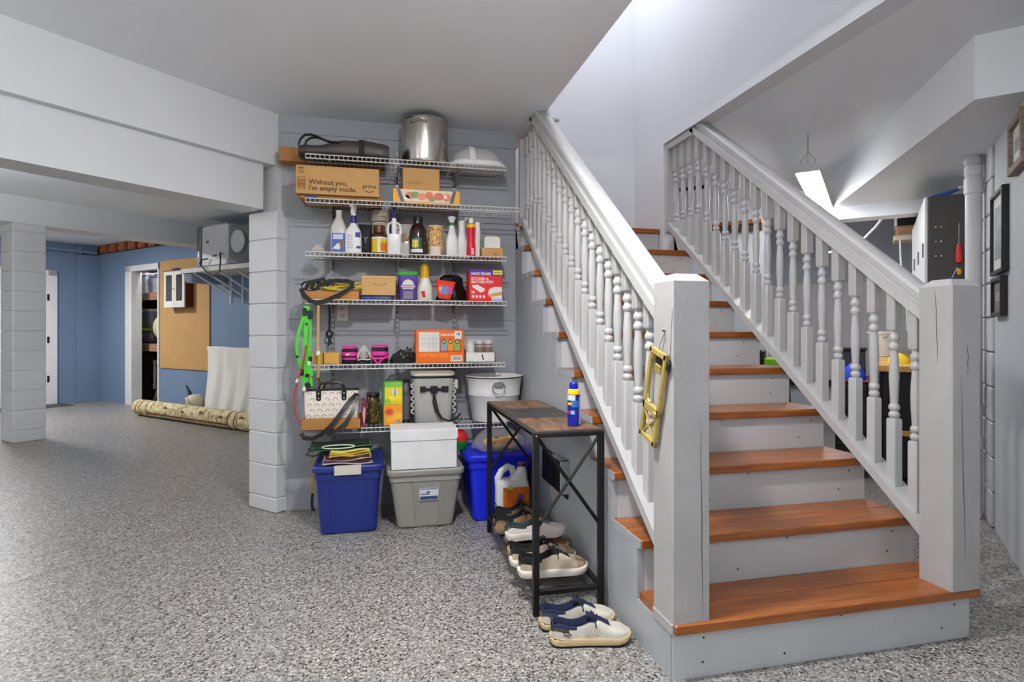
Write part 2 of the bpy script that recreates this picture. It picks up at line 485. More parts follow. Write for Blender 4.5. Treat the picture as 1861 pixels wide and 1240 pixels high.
# sheet seams of the grey side: proud vertical sheets
for y0, y1 in ((2.30, 3.10), (3.105, 3.925)):
    def top(y): 
        return RISE*(1+int((y-1.738)/RUN)) - 0.036
    pts = [(y0, 0.0), (y0, top(y0+0.001))]
    n0 = int((y0-1.738)/RUN)
    for k in range(n0+1, n0+6):
        yy = 1.738+RUN*k
        if yy > y0 and yy < y1:
            pts += [(yy, RISE*k-0.036), (yy, RISE*(k+1)-0.036)]
    pts += [(y1, top(y1-0.001)), (y1, 0.0)]
    b = MB(); b.prism(pts, XL-0.003, XL+0.001, 'x'); b.build('panel', SIDE_M, stair, smooth=0)
for n in range(1, NST+1):
    y = Y0 + RUN*(n-1); z = RISE*n
    xr = XR+0.008 if n == 1 else XR
    if n > 9: xr = 2.05
    yb = y+RUN+0.018 if n < NST else 4.41
    split = y+0.142
    for k, (a, c) in enumerate(((y, split-0.0022), (split+0.0022, yb))):
        b = MB(); b.rbox(XL+0.004, xr, a, c, z-0.034, z - (0.0015 if k else 0), 0.004 if k == 0 else 0.002)
        if n != 1: b.box(XL-0.001, XL+0.0042, a+0.001, c-0.001, z-0.033, z-0.001, 1)
        b.build('tread_board', [TREAD_M, SIDE_M], stair, smooth=20)
    # nail heads in the tread
    b = MB(); b.rbox(XL+0.03 if n > 1 else XL+0.004, (xr-0.03) if n == 1 else xr-0.004, y+0.022, y+0.042, z-RISE+(0.0 if n == 1 else -0.03), z-0.034, 0.001)
    rs = b.build('riser', RISER_M, stair, smooth=0)
    for (dx, dz) in ((0.09, 0.05), (0.10, 0.13), (0.62, 0.145), (1.08, 0.05), (1.12, 0.13), (0.40, 0.04)):
        px = XL+0.03+dx+random.uniform(-.02, .02)
        if px < xr-0.05:
            inst('nail', NAIL_ME, rs, (px, y+0.022, z-RISE+dz))

# ---------------------------------------------------------------- railings
SL = 0.76
YREF = 1.868
def brail(y): return 0.400 + SL*(y-YREF)            # top of the bottom rail
sq = 0.0215
def baluster_mesh(bot, top):
    """square ends, turned beads and spindle; z=0 is the foot of the standard baluster"""
    b = MB()
    def sqring(z, h=sq, c=0.004): 
        return [(-h+c,-h,z),(h-c,-h,z),(h,-h+c,z),(h,h-c,z),(h-c,h,z),(-h+c,h,z),(-h,h-c,z),(-h,-h+c,z)]
    b.loft([sqring(bot), sqring(0.258), [(p[0]*0.9, p[1]*0.9, 0.266) for p in sqring(0)]])
    prof = [(0.0145, 0.264), (0.0145, 0.268), (0.019, 0.273), (0.0215, 0.281), (0.019, 0.290), (0.0145, 0.295), (0.0145, 0.299), (0.019, 0.304), (0.0215, 0.313),
            (0.019, 0.322), (0.0145, 0.328), (0.0150, 0.345), (0.0180, 0.40), (0.0195, 0.44), (0.0180, 0.49), (0.0150, 0.535), (0.0145, 0.550), (0.019, 0.556),
            (0.0215, 0.565), (0.019, 0.575), (0.0145, 0.582), (0.0145, 0.588), (0.019, 0.594), (0.0215, 0.603), (0.019, 0.613), (0.0145, 0.620), (0.0145, 0.628), (0.0175, 0.634), (0.0175, 0.640)]
    b.lathe(prof, 14)
    b.loft([[(p[0]*0.9, p[1]*0.9, 0.636) for p in sqring(0)], sqring(0.644), sqring(top)])
    return b.mesh('baluster', RAIL_M, 35)
BME = {}
def railing(name, label, xc, base, ys, ycap, facing, newel):
    """facing: +1 when the board side of the handrail faces +x"""
    r = thing(name, label, 'railing', (0, 0, 0))
    hz = lambda y: base + SL*(y-YREF)                # underside of the handrail
    y0 = newel[3]-0.003; 
    # bottom rail
    ye = 3.925
    b = MB(); h = 0.042
    pr = lambda y, w, dz0, dz1: [(xc-w, y, brail(y)+dz0), (xc+w, y, brail(y)+dz0), (xc+w, y, brail(y)+dz1), (xc-w, y, brail(y)+dz1)]
    b.loft([pr(y0, 0.046, -0.046, 0), pr(ye, 0.046, -0.046, 0)]); b.build('bottom_rail', RAIL_M, r, smooth=0)
    # handrail: board below, moulded rail above
    yt = YREF + (CH - base - 0.004)/SL
    def prof(y, pts): return [(xc+px, y, min(hz(y)+pz, CH-0.001)) for px, pz in pts]
    def seg(pts, nm):
        b = MB(); ylow = y0
        yhit = YREF + (CH-0.001-base-max(p[1] for p in pts))/SL
        ylast = YREF + (CH-0.001-base-min(p[1] for p in pts))/SL
        rings = [prof(ylow, pts)]
        for k in range(0, 9):
            yy = yhit + (ylast-yhit)*k/8.0
            rings.append(prof(yy, pts))
        b.loft(rings); return b.build(nm, RAIL_M, r, smooth=25)
    hr = seg([(-0.049, 0), (0.049, 0), (0.049, 0.046), (-0.049, 0.046)], 'subrail')
    seg([(-0.033, 0.044), (0.033, 0.044), (0.035, 0.062), (0.039, 0.066), (0.041, 0.094), (0.034, 0.108), (0.018, 0.115), (-0.018, 0.115), (-0.034, 0.108), (-0.041, 0.094), (-0.039, 0.066), (-0.035, 0.062)], 'handrail')
    # level board under the ceiling at the head of the railing
    yb = YREF + (CH-0.05-base)/SL
    b = MB(); b.rbox(xc-0.049, xc+0.049, yb, 3.925, CH-0.05, CH-0.002, 0.003); b.build('head_board', RAIL_M, r, smooth=0)
    # half post against the wall
    b = MB(); b.rbox(xc-0.05, xc+0.05, 3.885, 3.927, brail(3.9)-0.08, CH-0.05, 0.003); b.build('end_post', RAIL_M, r, smooth=0)
    ycap = YREF + (CH-0.05-base)/SL
    for y in ys:
        yy = min(y, ycap); off = brail(yy)
        bot = -0.022 + (brail(y)-off)
        top = (base - 0.400) + 0.012
        if y > ycap-0.02: top = CH-0.045-off
        key = (round(bot, 3), round(top, 3))
        if key not in BME: BME[key] = baluster_mesh(bot, top)
        inst('baluster', BME[key], r, (xc, y, off))
    # newel post with chamfered cap
    x0, x1, ya, yb2, zt = newel[0], newel[1], newel[2], newel[3], newel[4]
    b = MB(); k = 0.005; z0 = RISE
    def ring(i, z): return [(x0+i+k,ya+i,z),(x1-i-k,ya+i,z),(x1-i,ya+i+k,z),(x1-i,yb2-i-k,z),(x1-i-k,yb2-i,z),(x0+i+k,yb2-i,z),(x0+i,yb2-i-k,z),(x0+i,ya+i+k,z)]
    b.loft([ring(0, z0), ring(0, zt), ring(0.028, zt+0.026)])
    nw = b.build('newel_post', NEWEL_M, r, smooth=20)
    return r, nw
nl = (0.936, 1.073, 1.728, 1.864, 1.311)
nr = (2.047, 2.181, 1.712, 1.848, 1.314)
lrail, lnew = railing('stair_railing', 'left white railing of turned balusters beside the shelves, brass bracket hung on its post', 1.006, 1.165,
                      [1.926+0.1015*i for i in range(20)], 3.55, -1, nl)
rrail, rnew = railing('stair_railing', 'right white railing of turned balusters between the stairs and the workshop', 2.112, 1.200,
                      [1.916+0.1015*i for i in range(20)], 3.52, 1, nr)
# post foot of the left newel laps the stair side
b = MB(); b.rbox(0.933, 0.96, 1.728, 1.864, 0.155, RISE+0.001, 0.003); b.build('post_foot', NEWEL_M, lrail, smooth=0)
# drying cracks in the posts
def crack(parent, x, y, z0, z1, dx, face='y'):
    b = MB(); pts = []
    N = 14; px = x
    for i in range(N+1):
        px += random.uniform(-0.0018, 0.0018) + dx/N
        pts.append((px, z0+(z1-z0)*i/N))
    for i in range(N):
        w = 0.0012*math.sin(PI*(i+0.5)/N)+0.0003
        (a, za), (c, zc) = pts[i], pts[i+1]
        if face == 'y': b.add([(a-w,y,za),(a+w,y,za),(c+w,y,zc),(c-w,y,zc)], [(0,1,2,3)])
        else: b.add([(y,a-w,za),(y,a+w,za),(y,c+w,zc),(y,c-w,zc)], [(0,1,2,3)])
    b.build('crack', CRACK_M, parent, smooth=0)
crack(lnew, 1.046, 1.7275, 0.20, 0.86, -0.014); crack(rnew, 2.11, 1.7115, 0.30, 0.98, -0.01); crack(rnew, 2.117, 1.7115, 0.98, 1.10, 0.0)
crack(rnew, 1.77, 2.0465, 1.02, 1.30, 0.004, 'x'); crack(lnew, 1.745, 0.9355, 1.0, 1.22, 0.0, 'x')

# round end of the stairwell's own wall rail, by the ceiling edge
hb = thing('wall_handrail', 'round white end of a wall handrail just under the ceiling opening', 'handrail', (1.075, 3.42, 2.44))
b = MB(); b.tube([(-0.045, 0, 0.0), (0.0, 0, 0.0), (0.012, 0.0, 0.0), (0.018, 0, 0)], [0.016, 0.016, 0.012, 0.004], 14); b.build('rail_end', RAIL_M, hb)
b = MB(); b.tube([(-0.045, 0, 0), (-0.045, 0.03, 0.06), (-0.040, 0.06, 0.12)], 0.009, 8); b.build('bracket', RAIL_M, hb)
# ---------------------------------------------------------------- lamps
def lamp_mat(name, strength, col=(252, 252, 254)):
    return mat(name, col, 0.4, emit=strength, var=0.0)
HOUS_M = mat('lamp_housing_enamel', (196, 196, 198), 0.4)
WIRE_M = mat('thin_steel_wire', (150, 150, 152), 0.3, 0.8)
def shop_light(label, s, n, z, L, power, rz=Q, group=None, up=0.0):
    """twin-tube hanging workshop light; local x runs along the lamp"""
    x, y = st(s, n) if rz == Q else (s, n)
    t = thing('shop_light', label, 'lamp', (x, y, z), rz, group)
    hw = 0.075
    b = MB(); b.prism([(-hw, 0.0), (hw, 0.0), (hw-0.006, 0.035), (0.045, 0.058), (-0.045, 0.058), (-hw+0.006, 0.035)], 0, L, 'x')
    b.build('housing', HOUS_M, t, smooth=20)
    em = lamp_mat('lit_tube_%d' % int(power*10), power)
    for y0, y1 in ((-0.070, -0.011), (0.011, 0.070)):
        b = MB(); b.prism([(y0, 0.002), (y0+0.004, -0.016), (y1-0.004, -0.016), (y1, 0.002)], 0.012, L-0.012, 'x')
        b.build('tube', em, t, smooth=20)
    if up:  # glowing top added to wash the ceiling with light
        b = MB(); b.prism([(-0.044, 0.057), (0.044, 0.057), (0.036, 0.070), (-0.036, 0.070)], 0.02, L-0.02, 'x')
        b.build('added_uplight', lamp_mat('added_uplight_glow_%d' % int(up*10), up), t, smooth=20)
    for xx in (0.05, L-0.05):
        b = MB()
        top = CH-z
        for sy in (-0.05, 0.05):
            b.tube([(xx, sy, 0.05), (xx, sy*0.9, 0.09), (xx, sy*0.35, 0.125), (xx, 0, 0.145)], 0.0028, 6)
        b.tube([(xx, 0, 0.058), (xx, 0, 0.145)], 0.0028, 6)
        zz = 0.140; k = 0
        while zz < top-0.026:
            ring = [(xx + (0.005*math.cos(a) if k % 2 else 0), (0 if k % 2 else 0.005*math.cos(a)), zz+0.009+0.010*math.sin(a)) for a in [2*PI*i/8 for i in range(8)]]
            b.tube(ring, 0.0016, 5, closed=True); zz += 0.014; k += 1
        b.build('chain', WIRE_M, t)
    return t
P1 = 30.0
shop_light('lit twin-tube shop light hanging nearest above the right railing', 4.38, 0.39, 2.215, 1.16, P1)
shop_light('second lit shop light, farther along behind the hanging lamp', 5.64, 0.39, 2.215, 1.16, P1)
# unseen fill lamps added to brighten ceiling and room, behind and beside the viewer
shop_light('added unseen fill light over the open garage behind the viewer', -1.2, 0.55, 1.95, 1.22, 4.0, up=150.0)
shop_light('added unseen fill light over the garage bay to the left', -1.6, 1.9, 1.95, 1.22, 4.0, up=90.0)
shop_light('added unseen fill light over the passage at the right', -1.6, -0.25, 2.05, 1.0, 6.0, up=40.0)
shop_light('added unseen fill light in the bay between the two beams', -0.2, 5.4, 2.0, 1.22, 30.0, up=330.0)
# round flush ceiling lamps
def disc_lamp(label, x, y, z, r, power):
    t = thing('ceiling_lamp', label, 'lamp', (x, y, z))
    b = MB(); b.lathe([(r, 0.0), (r, -0.02), (r*0.93, -0.028)], 28, cap1=False); b.build('rim', HOUS_M, t)
    b = MB(); b.lathe([(r*0.93, -0.026), (r*0.7, -0.040), (r*0.3, -0.048), (0.004, -0.05)], 28, cap0=False); b.build('diffuser', lamp_mat('lit_disc_%d' % int(power*10), power), t)
x, y = st(2.6, 8.9); disc_lamp('added unseen fill lamp on the ceiling of the blue room', x, y, CH, 0.18, 300.0)  # unseen lamp, added to brighten the blue room
disc_lamp('round lamp high in the stairwell', 1.35, 3.6, 5.0, 0.2, 95.0)
disc_lamp('round flush lamp on the ceiling in front of the shelves', 0.27, 1.64, CH, 0.085, 880.0)
x, y = st(4.69, 9.45); disc_lamp('added unseen fill lamp inside the closet', x, y, CH, 0.07, 160.0)  # unseen lamp, added to light up the closet contents
# ---------------------------------------------------------------- wall shelving
WIREW_M = mat('white_coated_wire', (206, 205, 202), 0.35)
STD_M = mat('grey_steel_standard', (150, 150, 150), 0.4, 0.3)
SLOT_M = mat('dark_slot', (26, 26, 28), 0.8)
DECK = [2.190, 1.930, 1.614, 1.332, 0.944, 0.563]
SX = [(-0.41, 0.80), (-0.41, 0.885), (-0.41, 0.80), (-0.41, 0.80), (-0.41, 0.79), (-0.41, 0.80)]
YF, YB = 3.612, 3.922
names = ['topmost', 'second highest', 'third from the top', 'fourth from the top', 'fifth from the top', 'lowest']
holds = ['under the steel stockpot', 'under the printed carton', 'holding the row of bottles', 'holding the yellow strap bundle', 'holding the orange snack box', 'holding the bow-print handbag']
for i, z in enumerate(DECK):
    x0, x1 = SX[i]
    t = thing('wire_shelf', '%s white wire wall shelf, %s' % (names[i], holds[i]), 'shelf', ((x0+x1)/2, YB, z), 0, 'white wire wall shelves')
    hw = (x1-x0)/2; d = YB-YF
    rw = 0.0026
    for nm, yy, zz, r in (('front_rod', -d, -rw, 0.0038), ('front_rod', -d, -0.027, 0.0038), ('back_rod', -0.004, -0.006, 0.003), ('middle_rod', -d*0.5, -0.0075, 0.003)):
        b = MB(); b.tube([(-hw, yy, zz), (hw, yy, zz)], r, 8); b.build(nm, WIREW_M, t)
    b = MB(); nwire = int(2*hw/0.0265)
    for k in range(nwire+1):
        x = -hw + 2*hw*k/nwire
        b.tube([(x, 0.0, -0.0022), (x, -d+0.003, -0.0022), (x, -d, -0.006), (x, -d, -0.027)], 0.0019, 5)
    o = b.build('deck_wires', WIREW_M, t); o['kind'] = 'stuff'
    for xs in (-0.277, 0.131, 0.506):
        xl = xs-(x0+x1)/2
        b = MB(); b.prism([(0.0, -0.012), (-0.27, -0.012), (-0.27, -0.028), (-0.14, -0.045), (-0.0, -0.075)], xl-0.003, xl+0.003, 'x')
        b.build('bracket', STD_M, t, smooth=0)
slot_me = MB().box(-0.002, 0.002, -0.0008, 0.0008, -0.009, 0.009).mesh('slot', SLOT_M, 0)
for k, (x, zt) in enumerate(((-0.277, 2.335), (0.131, 2.33), (0.506, 2.33))):
    t = thing('shelf_standard', ('leftmost', 'middle', 'rightmost')[k] + ' slotted grey steel upright screwed to the wall behind the shelves', 'shelf upright', (x, 3.928, 0.15), 0, 'slotted shelf uprights')
    b = MB(); b.rbox(-0.0125, 0.0125, -0.0055, 0.0, 0, zt-0.15, 0.0015); b.build('channel', STD_M, t, smooth=0)
    z = 0.03
    b = MB()
    while z < zt-0.17:
        for sx in (-0.006, 0.006):
            inst('slot', slot_me, t, (sx, -0.0056, z))
        z += 0.034
# outlet
t = thing('wall_outlet', 'white duplex power outlet below the fourth shelf', 'outlet', (-0.218, 3.928, 1.208))
b = MB(); b.rbox(-0.035, 0.035, -0.007, 0, 0, 0.114, 0.003); b.build('plate', mat('outlet_ivory', (214, 208, 196), 0.4), t)
for z in (0.035, 0.079):
    b = MB(); b.rloft(0, 0, [(0, 0.034, 0.028, 0.012), (0.003, 0.034, 0.028, 0.012)]); 
    b.v = [(p[0], -0.007-p[2], z+p[1]) for p in b.v]
    s_ = b.build('socket', mat('outlet_ivory_dark', (196, 190, 178), 0.4), t)
    for sx in (-0.007, 0.007):
        inst('slot', MB().box(-0.0014, 0.0014, -0.0112, -0.0098, -0.005, 0.005).mesh('slot', SLOT_M, 0), s_, (sx, 0, z+0.003))

# ---------------------------------------------------------------- small builders
KRAFT = mat('kraft_cardboard', (196, 150, 92), 0.75, var=0.05, scale=14)
KRAFT_D = mat('kraft_cardboard_dark', (168, 118, 64), 0.8, var=0.06, scale=14)
TAPE = mat('packing_tape', (206, 172, 122), 0.25)
INK = mat('dark_brown_print', (66, 48, 34), 0.8)
BLACKINK = mat('black_print', (30, 30, 32), 0.7)
WHITEP = mat('white_plastic', (228, 227, 224), 0.35)
WHITEPAPER = mat('white_print_paper', (226, 224, 218), 0.7)
def patch(parent, x0, x1, z0, z1, y, m, name='print', d=0.0007):
    b = MB(); b.box(x0, x1, y-d, y+0.0002, z0, z1); return b.build(name, m, parent, smooth=0)
def poly_patch(parent, pts, y, m, name='print', d=0.0007):
    b = MB(); b.prism(pts, y-d, y+0.0002, 'y'); return b.build(name, m, parent, smooth=0)
def circ(cx, cz, rx, rz=None, n=18):
    rz = rz or rx
    return [(cx+rx*math.cos(2*PI*i/n), cz+rz*math.sin(2*PI*i/n)) for i in range(n)]
def carton(name, label, cat, x0, x1, yf, d, z0, z1, m=KRAFT, tape=None, group=None, rz=0.0, flaps=True):
    w = x1-x0; h = z1-z0
    t = thing(name, label, cat, ((x0+x1)/2, yf+d/2, z0), rz, group)
    b = MB(); b.rbox(-w/2, w/2, -d/2, d/2, 0, h, 0.0025); b.build('body', m, t, smooth=20)
    if flaps:
        b = MB(); b.box(-w/2+0.003, w/2-0.003, -d/2+0.004, -0.001, h-0.0002, h+0.0016); b.build('flap', m, t, smooth=0)
        b = MB(); b.box(-w/2+0.003, w/2-0.003, 0.001, d/2-0.004, h-0.0002, h+0.0016); b.build('flap', m, t, smooth=0)
    if tape:
        b = MB(); b.box(-w/2+0.002, w/2-0.002, -0.022, 0.022, h+0.0012, h+0.0022); b.build('tape', TAPE, t, smooth=0)
    return t, w, d, h
def bottle(name, label, x, y, z, prof, m, n=24, rect=None, smooth=35, group=None, cat='bottle', rz=0.0, mats=None, mis=None, part='body'):
    t = thing(name, label, cat, (x, y, z), rz, group)
    b = MB()
    if rect: b.rloft(0, 0, prof, 5, mis=mis)
    else: b.lathe(prof, n, mis=mis)
    b.build(part, mats or m, t, smooth)
    return t
def band(parent, r, z0, z1, m, name='label', a0=0.0, a1=2*PI, n=24, d=0.0008):
    """label wrapped round a round bottle"""
    b = MB(); full = (a1-a0) > 6.28
    rings = []
    for z in (z0, z1):
        rings.append([((r+d)*math.cos(a0+(a1-a0)*i/n), (r+d)*math.sin(a0+(a1-a0)*i/n), z) for i in range(n+(0 if full else 1))])
    b.loft(rings, full, False, False)
    return b.build(name, m, parent)
def capcyl(parent, r0, r1, z0, z1, m, name='cap', cx=0, cy=0, n=20):
    b = MB(); b.lathe([(r0, z0), (r0, z0+(z1-z0)*0.85), (r1, z1)], n, cx, cy); return b.build(name, m, parent)
def trigger(parent, z, m1, m2, rot=0.0, sc=1.0, tall=False):
    """spray head: collar, shroud, nozzle and lever; nozzle points to local -x turned by rot"""
    R = Matrix.Rotation(rot, 4, 'Z') @ Matrix.Translation((0, 0, z)) @ Matrix.Scale(sc, 4)
    b = MB(R); b.lathe([(0.014, 0), (0.0155, 0.004), (0.0155, 0.020), (0.012, 0.026)], 18); b.build('collar', m1, parent)
    b = MB(R); b.prism([(-0.012, 0.026), (0.012, 0.026), (0.016, 0.045), (0.030, 0.062), (0.028, 0.076), (-0.030, 0.074), (-0.034, 0.062), (-0.014, 0.056)], -0.010, 0.010, 'y'); b.build('spray_head', m2, parent)
    b = MB(R); b.tube([(-0.033, 0, 0.068), (-0.044, 0, 0.068)], 0.007, 10); b.build('nozzle', m2, parent)
    b = MB(R); b.tube([(-0.018, 0, 0.056), (-0.030, 0, 0.040), (-0.034, 0, 0.018)], [0.005, 0.005, 0.003], 8); b.build('trigger', m1, parent)
DK = [z+0.0012 for z in DECK]
# ---------------------------------------------------------------- topmost shelf
t, w, d, h = carton('cardboard_box', 'long narrow brown carton lying behind the black duffel bag, end sticking out left', 'box', -0.585, 0.05, 3.803, 0.112, DK[0], DK[0]+0.085, KRAFT_D, tape=True)
# duffel bag
t = thing('duffel_bag', 'dark brown and black duffel bag slumped at the left of the topmost shelf', 'bag', (-0.19, 3.706, DK[0]))
BAG = mat('dark_brown_nylon', (62, 55, 50), 0.42, var=0.12, scale=12, bump=0.3, bscale=18); STRAP = mat('black_webbing', (24, 23, 23), 0.6, bump=0.4, bscale=300)
b = MB(); rings = []
for i in range(17):
    u = i/16.0; x = -0.262+0.524*u
    k = min(1, max(0, (u-0.12)/0.45)); k = k*k*(3-2*k)
    hh = 0.060+0.048*k - 0.010*max(0, u-0.75)*4 + 0.003*math.sin(19*u)
    ww = 0.082
    if i in (0, 16): hh *= 0.90; ww *= 0.88
    ring = []
    for q_ in range(20):
        a = 2*PI*q_/20; cx = math.cos(a); sx = math.sin(a)
        ring.append((x + 0.004*math.sin(5*a+8*u), ww*(abs(cx)**0.45)*(1 if cx > 0 else -1), hh/2+hh/2*(abs(sx)**0.5)*(1 if sx > 0 else -1)))
    rings.append(ring)
b.loft(rings); b.build('body', BAG, t, 40)
b = MB(); b.ribbon([(-0.06, -0.02, 0.088), (0.02, -0.022, 0.108), (0.12, -0.022, 0.110), (0.22, -0.02, 0.101)], 0.012, 0.003, (0, 0, 1)); b.build('zipper', STRAP, t)
pts = [(0.10, -0.085, 0.012), (0.10, -0.0855, 0.06), (0.10, -0.080, 0.100), (0.10, -0.055, 0.1125), (0.10, 0.0, 0.1135), (0.10, 0.05, 0.1125)]
b = MB(); b.ribbon(pts, 0.034, 0.003, [(0, -1, 0), (0, -1, 0), (0, -1, 0.8), (0, -0.2, 1), (0, 0, 1), (0, 0, 1)]); b.build('strap', STRAP, t)
for dx, yy, hgt in ((0.0, -0.074, 0.118), (0.03, -0.045, 0.112)):
    pts = [(-0.262+dx, yy, 0.050), (-0.250+dx, yy-0.004, 0.085), (-0.225+dx, yy-0.004, hgt-0.006), (-0.190+dx, yy, hgt), (-0.150+dx, yy, hgt-0.010), (-0.115+dx, yy, 0.090), (-0.075+dx, yy-0.006, 0.078), (-0.03+dx, yy-0.010, 0.076)]
    b = MB(); b.ribbon(pts, 0.022, 0.007, [(p[0]+0.16, 0, p[2]-0.05) for p in pts]); b.build('handle', STRAP, t)
# stockpot
STEEL = mat('brushed_steel', (196, 190, 182), 0.22, 1.0, var=0.03, scale=3)
t = thing('stockpot', 'tall stainless steel stockpot on the topmost shelf', 'pot', (0.298, 3.768, DK[0]))
b = MB(); r = 0.149; b.lathe([(0.128, 0), (0.142, 0.008), (r, 0.03), (r, 0.276), (r+0.005, 0.281), (r+0.005, 0.285), (r-0.002, 0.285), (r-0.003, 0.05), (0.12, 0.01)], 48); b.build('pot_body', STEEL, t, 40)
for sgn in (-1, 1):
    a = math.radians(250) if sgn < 0 else math.radians(70)
    ux, uy = math.cos(a), math.sin(a); tx, ty = -uy, ux
    pts = []
    for k, (o, w_, zz) in enumerate(((0.0, -0.055, 0.245), (0.020, -0.050, 0.248), (0.034, -0.025, 0.256), (0.036, 0.0, 0.258), (0.034, 0.025, 0.256), (0.020, 0.050, 0.248), (0.0, 0.055, 0.245))):
        pts.append((ux*(r+o-0.002)+tx*w_, uy*(r+o-0.002)+ty*w_, zz))
    b = MB(); b.tube(pts, 0.0048, 10); b.build('handle', STEEL, t)
    for w_ in (-0.055, 0.055):
        b = MB(); c = (ux*r+tx*w_, uy*r+ty*w_, 0.245); b.sphere(c, 0.009, n=10); b.build('rivet', STEEL, t)
# cake carrier lid
t = thing('food_cover', 'white plastic cake cover with grey translucent dome and strap handle', 'food cover', (0.632, 3.742, DK[0]))
DOME = mat('smoky_translucent_plastic', (176, 175, 174), 0.3, var=0.05, scale=4)
b = MB(); b.rloft(0, 0, [(0.028, 0.350, 0.25, 0.11), (0.06, 0.335, 0.235, 0.105), (0.10, 0.27, 0.18, 0.085), (0.128, 0.18, 0.11, 0.05), (0.135, 0.12, 0.06, 0.028)], 8); b.build('dome', DOME, t, 60)
b = MB(); b.rloft(0, 0, [(0.0, 0.362, 0.258, 0.115), (0.004, 0.368, 0.264, 0.118), (0.026, 0.362, 0.258, 0.115), (0.034, 0.348, 0.246, 0.108)], 8); b.build('rim', WHITEP, t, 60)
b = MB(); b.ribbon([(-0.045, -0.124, 0.030), (-0.045, -0.112, 0.072), (-0.045, -0.085, 0.106), (-0.045, -0.045, 0.134), (-0.045, 0.0, 0.142), (-0.045, 0.05, 0.130), (-0.045, 0.085, 0.104), (-0.045, 0.112, 0.07), (-0.045, 0.124, 0.03)], 0.036, 0.005, (0, -0.4, 1)); b.build('handle', WHITEP, t)

# ---------------------------------------------------------------- second shelf
t, w, d, h = carton('cardboard_box', 'flat brown carton underneath the printed shipping carton', 'box', -0.445, 0.035, 3.632, 0.25, DK[1], DK[1]+0.020, KRAFT_D, flaps=False)
patch(t, -0.21, -0.14, 0.004, 0.016, -d/2, mat('blue_tape_print', (52, 74, 140), 0.6))
t, w, d, h = carton('shipping_box', 'printed shipping carton reading Without you, I\'m empty inside', 'box', -0.463, 0.013, 3.606, 0.24, DK[1]+0.021, 2.118, KRAFT, tape=True)
yf = -d/2
text(t, 'Without you,', 0.040, (-0.165, yf-0.0012, 0.058), INK, bold=0.0006)
text(t, 'I\'m empty inside.', 0.040, (-0.165, yf-0.0012, 0.022), INK, bold=0.0006)
text(t, 'prime', 0.034, (0.142, yf-0.0012, 0.050), INK, bold=0.0003)
b = MB(); b.ribbon([(0.152+0.055*i/10.0, yf-0.0008, 0.036-0.010*math.sin(PI*i/10.0)) for i in range(11)], 0.004, 0.001, (0, -1, 0)); b.build('print', INK, t)
patch(t, -0.228, -0.226, 0.028, 0.098, yf, INK); patch(t, -0.188, -0.186, 0.028, 0.098, yf, INK); patch(t, -0.228, -0.186, 0.026, 0.028, yf, INK); patch(t, -0.228, -0.186, 0.096, 0.098, yf, INK)
patch(t, -0.226, -0.188, 0.034, 0.086, yf, KRAFT_D); patch(t, -0.226, -0.188, 0.055, 0.057, yf-0.0007, INK)
for xx in (-0.215, -0.200):
    patch(t, xx-0.0015, xx+0.0015, 0.128, 0.150, yf, INK); poly_patch(t, [(xx-0.006, 0.148), (xx+0.006, 0.148), (xx, 0.160)], yf, INK)
patch(t, -0.224, -0.191, 0.122, 0.125, yf, INK)
# floral food box
t, w, d, h = carton('food_box', 'long low food box printed with sliced vegetables, orange ends', 'box', 0.094, 0.505, 3.622, 0.17, DK[1], DK[1]+0.084, mat('orange_box_card', (232, 168, 52), 0.5), flaps=False)
yf = -d/2
patch(t, -0.168, 0.168, 0.008, 0.080, yf, mat('cream_food_print', (226, 204, 176), 0.5), 'label')
for k, (cx, cz, rx, rz_, col) in enumerate(((-0.10, 0.045, 0.030, 0.022, (206, 120, 84)), (-0.07, 0.05, 0.026, 0.020, (120, 150, 84)), (-0.03, 0.04, 0.028, 0.022, (222, 140, 100)), (0.015, 0.05, 0.024, 0.022, (214, 112, 76)), (0.03, 0.028, 0.024, 0.016, (140, 142, 96)), (0.075, 0.045, 0.030, 0.024, (208, 106, 70)), (0.125, 0.04, 0.026, 0.026, (214, 130, 90)), (0.115, 0.045, 0.010, 0.012, (238, 228, 214)), (-0.125, 0.03, 0.02, 0.016, (236, 226, 206)))):
    poly_patch(t, circ(cx, cz, rx, rz_), yf-0.0006-0.0003*(k % 4), mat('food_print_%d' % k, col, 0.5))
GREYP = mat('charcoal_print', (92, 88, 84), 0.5)
poly_patch(t, [(-0.182, 0.082), (-0.162, 0.082), (-0.135, 0.006), (-0.160, 0.006)], yf-0.002, GREYP); poly_patch(t, [(0.182, 0.082), (0.162, 0.082), (0.140, 0.006), (0.165, 0.006)], yf-0.002, GREYP)
# beach box
t, w, d, h = carton('cardboard_box', 'small plain kraft box faintly marked BEACH, on the vegetable-print box', 'box', 0.155, 0.380, 3.640, 0.13, DK[1]+0.0845, 2.150, KRAFT, flaps=True)
text(t, 'BEACH', 0.030, (-0.085, -d/2-0.0012, 0.035), mat('faint_print', (164, 122, 72), 0.8))

# ---------------------------------------------------------------- bottle shelf
Z3 = DK[2]
CLEAR = mat('clear_plastic', (214, 212, 206), 0.15, alpha=0.55); NAVY = mat('navy_plastic', (44, 34, 112), 0.4); PURP = mat('purple_print', (58, 48, 140), 0.5)
